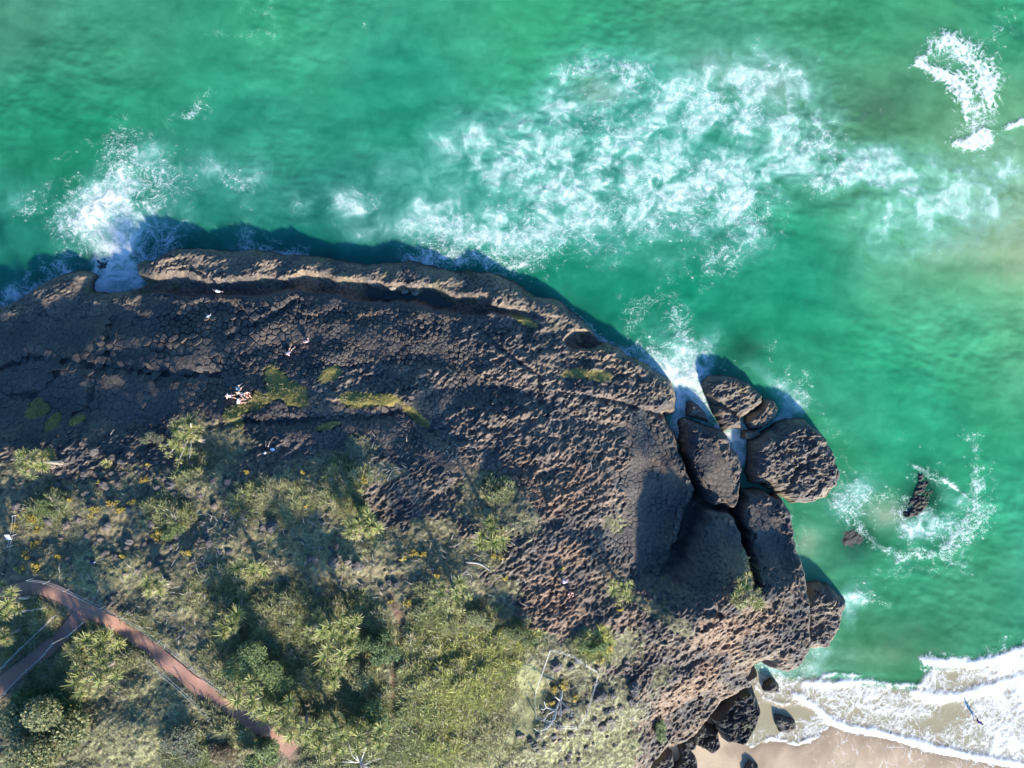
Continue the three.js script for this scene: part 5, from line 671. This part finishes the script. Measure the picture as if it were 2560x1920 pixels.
function stick(name, label, a, b, r, bend = 0.2, group) { const A = G(...a), Bq = G(...b), y = (p) => landH(p[0], p[2]) + r * 0.6, c = [(A[0] + Bq[0]) / 2, 0, (A[2] + Bq[2]) / 2]; c[0] += bend * (Bq[2] - A[2]); c[2] -= bend * (Bq[0] - A[0]); const base = [c[0], y(c), c[2]], m = mesh(name, tube([[A[0] - base[0], y(A) - base[1] + 0.03, A[2] - base[2]], [0, 0.06, 0], [Bq[0] - base[0], y(Bq) - base[1] + 0.03, Bq[2] - base[2]]], r, r * 0.5, 6, 8), boneMat); m.position.set(...base); return tag(m, label, name === 'fallen_log' ? 'log' : 'stick', group); }
stick('fallen_log', 'long curved fallen log on the slope above the meadow', [1164, 1405], [1228, 1428], 0.1, 0.12);
stick('fallen_log', 'grey fallen trunk beside the pandanus near the path', [598, 1562], [622, 1565], 0.13, 0.05);
stick('fallen_log', 'bleached log leaning out of the pandanus at the left picture edge', [0, 1508], [22, 1498], 0.14, 0.05);
stick('fallen_log', 'dead trunk lying across the lower thicket', [778, 1850], [800, 1790], 0.13, 0.05);
const SG = 'bleached sticks on the dark rock', STK = [[[862, 1192], [880, 1188]], [[880, 1186], [908, 1172]], [[945, 1187], [975, 1176]], [[968, 1200], [1012, 1172]], [[900, 1232], [914, 1212]], [[930, 1092], [938, 1115]], [[1085, 1068], [1092, 1086]], [[1180, 1117], [1193, 1128]], [[1118, 1122], [1150, 1118]], [[1195, 1104], [1208, 1100]], [[1116, 1125], [1118, 1140]], [[1005, 1155], [1045, 1148]], [[1255, 1112], [1262, 1104]], [[740, 1036], [760, 1044]], [[850, 1030], [853, 1046]], [[1500, 1300], [1505, 1284]], [[1473, 1155], [1476, 1175]], [[525, 1012], [540, 1018]], [[720, 1035], [740, 1038]]], STL = byMark(STK.map(([a]) => a), 'bleached stick');
STK.forEach(([a, b], i) => stick('driftwood_stick', STL[i], a, b, 0.035, 0.25, SG));
// stones standing out of the turf
{
  seed = 515; const shapes = Array.from({ length: 6 }, (_, s) => { const g = new THREE.IcosahedronGeometry(1, 2), p = g.attributes.position; for (let i = 0; i < p.count; i++) { const x = p.getX(i), y = p.getY(i), z = p.getZ(i), k = 1 + 0.35 * pn(x * 1.3 + s * 9, z * 1.3 + y * 1.7) + 0.12 * pn(x * 4 + s, z * 4 + y * 3); p.setXYZ(i, x * k, y * k * 0.7, z * k); } g.computeVertexNormals(); return g; });
  const mats = [std(0.1, 0.085, 0.075), std(0.075, 0.066, 0.06), std(0.14, 0.11, 0.085)], spots = blob([[250, 1200, 230, 60], [150, 1220, 120, 60], [420, 1230, 130, 60], [560, 1230, 90, 40], [1480, 1800, 110, 90], [1420, 1860, 130, 50], [1540, 1720, 70, 90], [1450, 1680, 60, 40], [520, 1320, 130, 70], [380, 1400, 120, 40], [940, 1440, 60, 40], [850, 1400, 120, 40], [200, 1340, 120, 50]]);
  for (let t = 0, n = 0; t < 6000 && n < 230; t++) { const x = rr(-58, 20), z = rr(6, 42); if (rnd() > blobVal(spots, x, z) * 0.8 || pathD(x, z) < 0.5) continue; const s = rr(0.14, 0.42) * (rnd() < 0.12 ? 1.6 : 1), m = mesh('stone', pick(shapes), pick(mats), groundMesh); m.position.set(x, landH(x, z) + s * 0.1, z); m.scale.setScalar(s); m.rotation.set(rr(-0.4, 0.4), rr(0, 6.28), rr(-0.4, 0.4)); n++; }
}

// ───────────── people ─────────────
const SKIN = std(0.55, 0.34, 0.25, { roughness: 0.6 }), SKIN2 = std(0.42, 0.25, 0.17, { roughness: 0.6 });
function bodyMesh(bones, res = 44) { // bones: [x,y,z,r, x,y,z,r]; one smooth skin round them
  const lo = [9, 9, 9], hi = [-9, -9, -9]; for (const b of bones) for (const o of [0, 4]) for (let k = 0; k < 3; k++) { lo[k] = Math.min(lo[k], b[o + k] - b[o + 3] - 0.06); hi[k] = Math.max(hi[k], b[o + k] + b[o + 3] + 0.06); }
  const c = lo.map((v, k) => (v + hi[k]) / 2), S = Math.max(...hi.map((v, k) => v - lo[k])) / 2 * 1.06, mc = new MarchingCubes(res, new THREE.MeshBasicMaterial(), false, false, 30000); mc.isolation = 0;
  for (let k = 0; k < res; k++) for (let j = 0; j < res; j++) for (let i = 0; i < res; i++) {
    const h = res / 2, x = c[0] + (i - h) / h * S, y = c[1] + (j - h) / h * S, z = c[2] + (k - h) / h * S; let d = 9;
    for (const b of bones) { const ex = b[4] - b[0], ey = b[5] - b[1], ez = b[6] - b[2], t = clamp(((x - b[0]) * ex + (y - b[1]) * ey + (z - b[2]) * ez) / (ex * ex + ey * ey + ez * ez + 1e-6)), q = Math.hypot(x - b[0] - ex * t, y - b[1] - ey * t, z - b[2] - ez * t) - lerp(b[3], b[7], t), m = clamp(0.5 + 0.5 * (d - q) / 0.035); d = lerp(d, q, m) - 0.035 * m * (1 - m); }
    mc.field[k * res * res + j * res + i] = -d;
  }
  mc.update(); const n = mc.count ?? mc.geometry.drawRange.count, p = new Float32Array(mc.positionArray.subarray(0, n * 3)); for (let i = 0; i < n; i++) { p[i * 3] = c[0] + p[i * 3] * S; p[i * 3 + 1] = c[1] + p[i * 3 + 1] * S; p[i * 3 + 2] = c[2] + p[i * 3 + 2] * S; }
  const g = new THREE.BufferGeometry(); g.setAttribute('position', new THREE.BufferAttribute(p, 3)); g.setAttribute('normal', new THREE.BufferAttribute(new Float32Array(mc.normalArray.subarray(0, n * 3)), 3)); return g;
}
// joints of a pose; facing +z
const POSES = {
  stand: { hip: [0, 0.92, 0], chest: [0, 1.32, 0.03], head: [0, 1.62, 0.06], kL: [0.14, 0.5, 0.06], fL: [0.2, 0.05, 0.02], kR: [-0.14, 0.5, 0.08], fR: [-0.22, 0.05, 0.0], eL: [0.36, 1.2, 0.02], hL: [0.55, 1.1, 0.12], eR: [-0.38, 1.22, 0.06], hR: [-0.62, 1.16, 0.1] },
  walk: { hip: [0, 0.9, 0], chest: [0, 1.3, 0.05], head: [0, 1.6, 0.08], kL: [0.1, 0.5, 0.2], fL: [0.1, 0.05, 0.28], kR: [-0.1, 0.48, 0.0], fR: [-0.1, 0.08, -0.3], eL: [0.26, 1.08, -0.12], hL: [0.26, 0.85, -0.05], eR: [-0.26, 1.08, 0.14], hR: [-0.24, 0.9, 0.3] },
  sit: { hip: [0, 0.14, 0], chest: [0, 0.55, -0.06], head: [0, 0.87, -0.02], kL: [0.16, 0.42, 0.36], fL: [0.16, 0.05, 0.62], kR: [-0.18, 0.4, 0.34], fR: [-0.2, 0.05, 0.6], eL: [0.3, 0.36, 0.08], hL: [0.24, 0.4, 0.32], eR: [-0.3, 0.34, 0.08], hR: [-0.24, 0.38, 0.3] },
  lounge: { hip: [0, 0.13, 0], chest: [0, 0.48, -0.22], head: [0, 0.78, -0.3], kL: [0.14, 0.24, 0.42], fL: [0.2, 0.06, 0.82], kR: [-0.15, 0.26, 0.42], fR: [-0.26, 0.06, 0.8], eL: [0.32, 0.3, -0.3], hL: [0.36, 0.06, -0.42], eR: [-0.32, 0.3, -0.3], hR: [-0.38, 0.06, -0.42] },
  crouch: { hip: [0, 0.42, -0.1], chest: [0, 0.78, 0.12], head: [0, 1.02, 0.32], kL: [0.18, 0.45, 0.3], fL: [0.16, 0.05, 0.04], kR: [-0.18, 0.45, 0.28], fR: [-0.17, 0.05, 0.0], eL: [0.28, 0.55, 0.36], hL: [0.2, 0.3, 0.5], eR: [-0.28, 0.55, 0.36], hR: [-0.2, 0.32, 0.48] },
};
function person(label, px, py, pose, facing, o) {
  const J = POSES[pose], [x, , z] = o.sea ? [...P(px, py)].reduce((a, v, i) => (i ? [a[0], 0, v] : [v]), []) : G(px, py, 0.4), y = o.sea ? -0.15 : topH(x, z), t = thing('person', label, 'person', [x, y, z], o.group); t.rotation.y = facing;
  const B = (a, ra, b, rb) => [...a, ra, ...b, rb], off = (p, dx, dy = 0, dz = 0) => [p[0] + dx, p[1] + dy, p[2] + dz], sL = off(J.chest, 0.17, 0.06), sR = off(J.chest, -0.17, 0.06), pL = off(J.hip, 0.09, -0.02), pR = off(J.hip, -0.09, -0.02), toe = (f) => off(f, 0.01, -0.015, 0.14);
  const neck = [lerp(J.chest[0], J.head[0], 0.45), lerp(J.chest[1], J.head[1], 0.5), lerp(J.chest[2], J.head[2], 0.45)], legs = [B(pL, 0.09, J.kL, 0.055), B(J.kL, 0.055, J.fL, 0.036), B(pR, 0.09, J.kR, 0.055), B(J.kR, 0.055, J.fR, 0.036), B(J.fL, 0.036, toe(J.fL), 0.026), B(J.fR, 0.036, toe(J.fR), 0.026)], arms = [B(sL, 0.05, J.eL, 0.037), B(J.eL, 0.037, J.hL, 0.026), B(sR, 0.05, J.eR, 0.037), B(J.eR, 0.037, J.hR, 0.026)];
  const torso = [B(J.hip, 0.125, J.chest, 0.135), B(sL, 0.07, sR, 0.07), B(pL, 0.1, pR, 0.1)], head = [B(J.chest, 0.07, neck, 0.052), B(neck, 0.05, J.head, 0.075), B(off(J.head, 0, 0.02, -0.01), 0.092, off(J.head, 0, 0.06, 0.01), 0.085), B(off(J.head, 0, -0.04, 0.05), 0.055, off(J.head, 0, 0.0, 0.075), 0.03)];
  const fingers = []; for (const [h, e, s] of [[J.hL, J.eL, 1], [J.hR, J.eR, -1]]) { const d = new THREE.Vector3(h[0] - e[0], h[1] - e[1], h[2] - e[2]).normalize(), n = new THREE.Vector3(-d.z, 0, d.x).normalize(), palm = [h[0] + d.x * 0.07, h[1] + d.y * 0.07, h[2] + d.z * 0.07]; fingers.push(tube([h, [(h[0] + palm[0]) / 2, (h[1] + palm[1]) / 2, (h[2] + palm[2]) / 2], palm], 0.03, 0.035, 6, 3)); [-0.03, -0.01, 0.01, 0.03].forEach((w, i) => { const l = [0.06, 0.075, 0.07, 0.055][i], a = [palm[0] + n.x * w, palm[1], palm[2] + n.z * w]; fingers.push(tube([a, [a[0] + d.x * l * 0.5, a[1] + d.y * l * 0.5, a[2] + d.z * l * 0.5], [a[0] + d.x * l, a[1] + d.y * l - 0.02, a[2] + d.z * l]], 0.009, 0.007, 5, 3)); }); fingers.push(tube([h, [h[0] + n.x * 0.035 * s + d.x * 0.03, h[1], h[2] + n.z * 0.035 * s + d.z * 0.03], [h[0] + n.x * 0.05 * s + d.x * 0.07, h[1] - 0.01, h[2] + n.z * 0.05 * s + d.z * 0.07]], 0.012, 0.008, 5, 3)); }
  const strip = (g) => { const q = g.index ? g.toNonIndexed() : g; for (const n of Object.keys(q.attributes)) if (n !== 'position' && n !== 'normal') q.deleteAttribute(n); return q; };
  mesh('body', mergeGeometries([bodyMesh([...torso, ...head, ...legs, ...arms]), ...fingers.map(strip)]), o.skin ?? SKIN, t);
  const grow = (bs, k) => bs.map((b) => { const c = [...b]; c[3] += k; c[7] += k; return c; }), part = (b, f) => { const c = [...b]; for (let k = 4; k < 8; k++) c[k] = lerp(b[k - 4], b[k], f); return c; };
  if (o.top) mesh('shirt', bodyMesh(grow([torso[0], torso[1], part(arms[0], 0.55), part(arms[2], 0.55)], 0.022), 34), std(...o.top), t);
  if (o.bottom) mesh('shorts', bodyMesh(grow([torso[2], part(legs[0], o.long ? 1 : 0.6), part(legs[2], o.long ? 1 : 0.6), ...(o.long ? [part(legs[1], 0.85), part(legs[3], 0.85)] : [])], 0.02), 34), std(...o.bottom), t);
  mesh(o.hat ? 'hat' : 'hair', bodyMesh(o.hat ? [B(off(J.head, 0, 0.1, -0.01), 0.095, off(J.head, 0, 0.13, 0), 0.08), B(off(J.head, -0.09, 0.07, 0), 0.06, off(J.head, 0.09, 0.07, 0), 0.06), B(off(J.head, 0, 0.07, -0.09), 0.06, off(J.head, 0, 0.07, 0.1), 0.06)] : [B(off(J.head, 0, 0.07, -0.03), 0.093, off(J.head, 0, 0.0, -0.05), 0.08)], 26), std(...(o.hat ?? o.hair ?? [0.05, 0.035, 0.025])), t);
  return t;
}
const topH = (x, z) => Math.max(landH(x, z), columnArea(x, z) > 0 && landS(x, z) > 2.5 ? landS(x, z) : -9) + 0.02;
person('person in a pale grey top with bare legs, arms spread, at the dark gully', 549, 730, 'stand', 2.9, { top: [0.6, 0.62, 0.68], bottom: [0.55, 0.56, 0.6], hair: [0.03, 0.02, 0.02] });
const PG = 'people resting together on the rocks';
person('person in a light blue shirt at the top of the resting group', 595, 972, 'sit', 2.4, { top: [0.3, 0.52, 0.6], bottom: [0.5, 0.5, 0.52], group: PG });
person('bare-shouldered person in the middle of the resting group', 600, 985, 'lounge', 0.9, { bottom: [0.6, 0.55, 0.6], hair: [0.25, 0.16, 0.08], group: PG });
person('person sitting at the right of the resting group, red bottoms', 617, 983, 'sit', 0.4, { bottom: [0.45, 0.1, 0.08], hair: [0.3, 0.2, 0.1], group: PG });
person('person at the left of the resting group in pale pink', 574, 990, 'lounge', 1.5, { top: [0.65, 0.45, 0.42], bottom: [0.3, 0.25, 0.3], group: PG });
person('person in a bright white shirt at the bottom of the resting group', 597, 1003, 'sit', 1.6, { top: [0.82, 0.8, 0.78], bottom: [0.6, 0.3, 0.3], group: PG });
person('person seated on the dark stones with legs drawn up, right one of two', 765, 853, 'sit', 3.1, { top: [0.62, 0.42, 0.44], bottom: [0.12, 0.1, 0.12] });
person('person seated on the dark stones, left one of two', 721, 880, 'lounge', 2.6, { top: [0.66, 0.5, 0.5], bottom: [0.2, 0.12, 0.12] });
person('person in black with a white sun hat stretched out in the shade', 667, 1124, 'lounge', 3.14, { top: [0.02, 0.015, 0.02], bottom: [0.02, 0.015, 0.02], hat: [0.7, 0.7, 0.68] });
person('person in lavender crouching on the brown rocks', 1410, 1452, 'crouch', 2.7, { top: [0.6, 0.42, 0.62], bottom: [0.62, 0.44, 0.62] });
person('person in salmon sitting below the lavender one on the brown rocks', 1426, 1484, 'sit', 0.3, { top: [0.6, 0.33, 0.28], bottom: [0.3, 0.2, 0.18] });
person('wading person in a purple top throwing a long shadow on the surf', 2436, 1797, 'walk', 2.2, { sea: true, top: [0.12, 0.04, 0.25], bottom: [0.06, 0.04, 0.08], skin: SKIN2 });
// a bag, a backpack, a small board, a gull
{
  const [x, , z] = G(682, 1124), y = topH(x, z), t = thing('beach_bag', 'pale blue cloth bag beside the person with the white hat', 'bag', [x, y, z]), m = std(0.55, 0.66, 0.75), sh = (w, h, d, s) => { const g = new THREE.SphereGeometry(1, 14, 10), p = g.attributes.position; for (let i = 0; i < p.count; i++) { const a = p.getX(i), b = p.getY(i), c = p.getZ(i), k = 1 + 0.15 * pn(a * 2 + s, c * 2 + b); p.setXYZ(i, Math.sign(a) * Math.pow(Math.abs(a), 0.7) * w * k, (Math.sign(b) * Math.pow(Math.abs(b), 0.7) + 0.9) * h, Math.sign(c) * Math.pow(Math.abs(c), 0.7) * d * k); } g.computeVertexNormals(); return g; };
  mesh('pouch', sh(0.26, 0.16, 0.18, 3), m, t); mesh('flap', sh(0.22, 0.05, 0.16, 8), m, t).position.set(0.02, 0.26, -0.04); const st = mesh('strap', tube([[-0.2, 0.25, 0], [-0.45, 0.12, 0.1], [-0.3, 0.04, 0.28]], 0.03, 0.025, 5, 8), m, t);
  const [x2, , z2] = G(235, 1404), t2 = thing('backpack', 'dark blue backpack with a white side pocket left on the grass', 'backpack', [x2, landH(x2, z2), z2]), nb = std(0.02, 0.03, 0.09); mesh('sack', sh(0.2, 0.25, 0.15, 5), nb, t2); mesh('front_pocket', sh(0.15, 0.12, 0.07, 6), nb, t2).position.set(0, 0.05, 0.14); mesh('bottle', new THREE.CapsuleGeometry(0.05, 0.2, 4, 10), std(0.75, 0.78, 0.8), t2).position.set(0.24, 0.2, 0); mesh('strap', tube([[-0.1, 0.4, -0.12], [-0.12, 0.3, -0.24], [-0.1, 0.06, -0.14]], 0.02, 0.02, 5, 6), nb, t2);
  const [x3, , z3] = G(42, 1335), t3 = thing('notice_board', 'small white notice on a post beside the left fence', 'sign', [x3, landH(x3, z3), z3]); const pg = new THREE.CylinderGeometry(0.05, 0.05, 1.5, 8); pg.translate(0, 0.6, 0); mesh('post', pg, postMat, t3); const pl2 = new THREE.BoxGeometry(0.5, 0.03, 0.7); const pm = mesh('plate', pl2, std(0.8, 0.74, 0.66), t3); pm.position.set(0, 1.32, 0.05); pm.rotation.x = 0.6;
  const [x4, , z4] = G(521, 791), t4 = thing('gull', 'white gull with spread wings on the lit rock', 'bird', [x4, topH(x4, z4), z4]), wm = std(0.8, 0.8, 0.82);
  mesh('body', bodyMesh([[0, 0.12, -0.12, 0.03, 0, 0.13, 0.02, 0.075], [0, 0.13, 0.02, 0.075, 0, 0.17, 0.14, 0.05], [0, 0.17, 0.14, 0.05, 0, 0.24, 0.22, 0.04], [0, 0.11, -0.12, 0.03, 0, 0.1, -0.26, 0.02]], 30), wm, t4);
  for (const s of [-1, 1]) { mesh('wing', bodyMesh([[s * 0.05, 0.16, 0.05, 0.03, s * 0.28, 0.22, 0.12, 0.03], [s * 0.28, 0.22, 0.12, 0.03, s * 0.52, 0.2, -0.06, 0.015], [s * 0.06, 0.15, -0.03, 0.025, s * 0.3, 0.2, 0.03, 0.025]], 30), wm, t4); const lg = new THREE.CylinderGeometry(0.008, 0.008, 0.12, 5); lg.translate(s * 0.03, 0.03, 0); mesh('leg', lg, std(0.5, 0.25, 0.05), t4); }
  const bk = new THREE.ConeGeometry(0.014, 0.06, 7); bk.rotateX(Math.PI / 2); mesh('beak', bk, std(0.6, 0.35, 0.05), t4).position.set(0, 0.24, 0.28); t4.rotation.y = 0.6;
}

renderer.render(scene, camera);
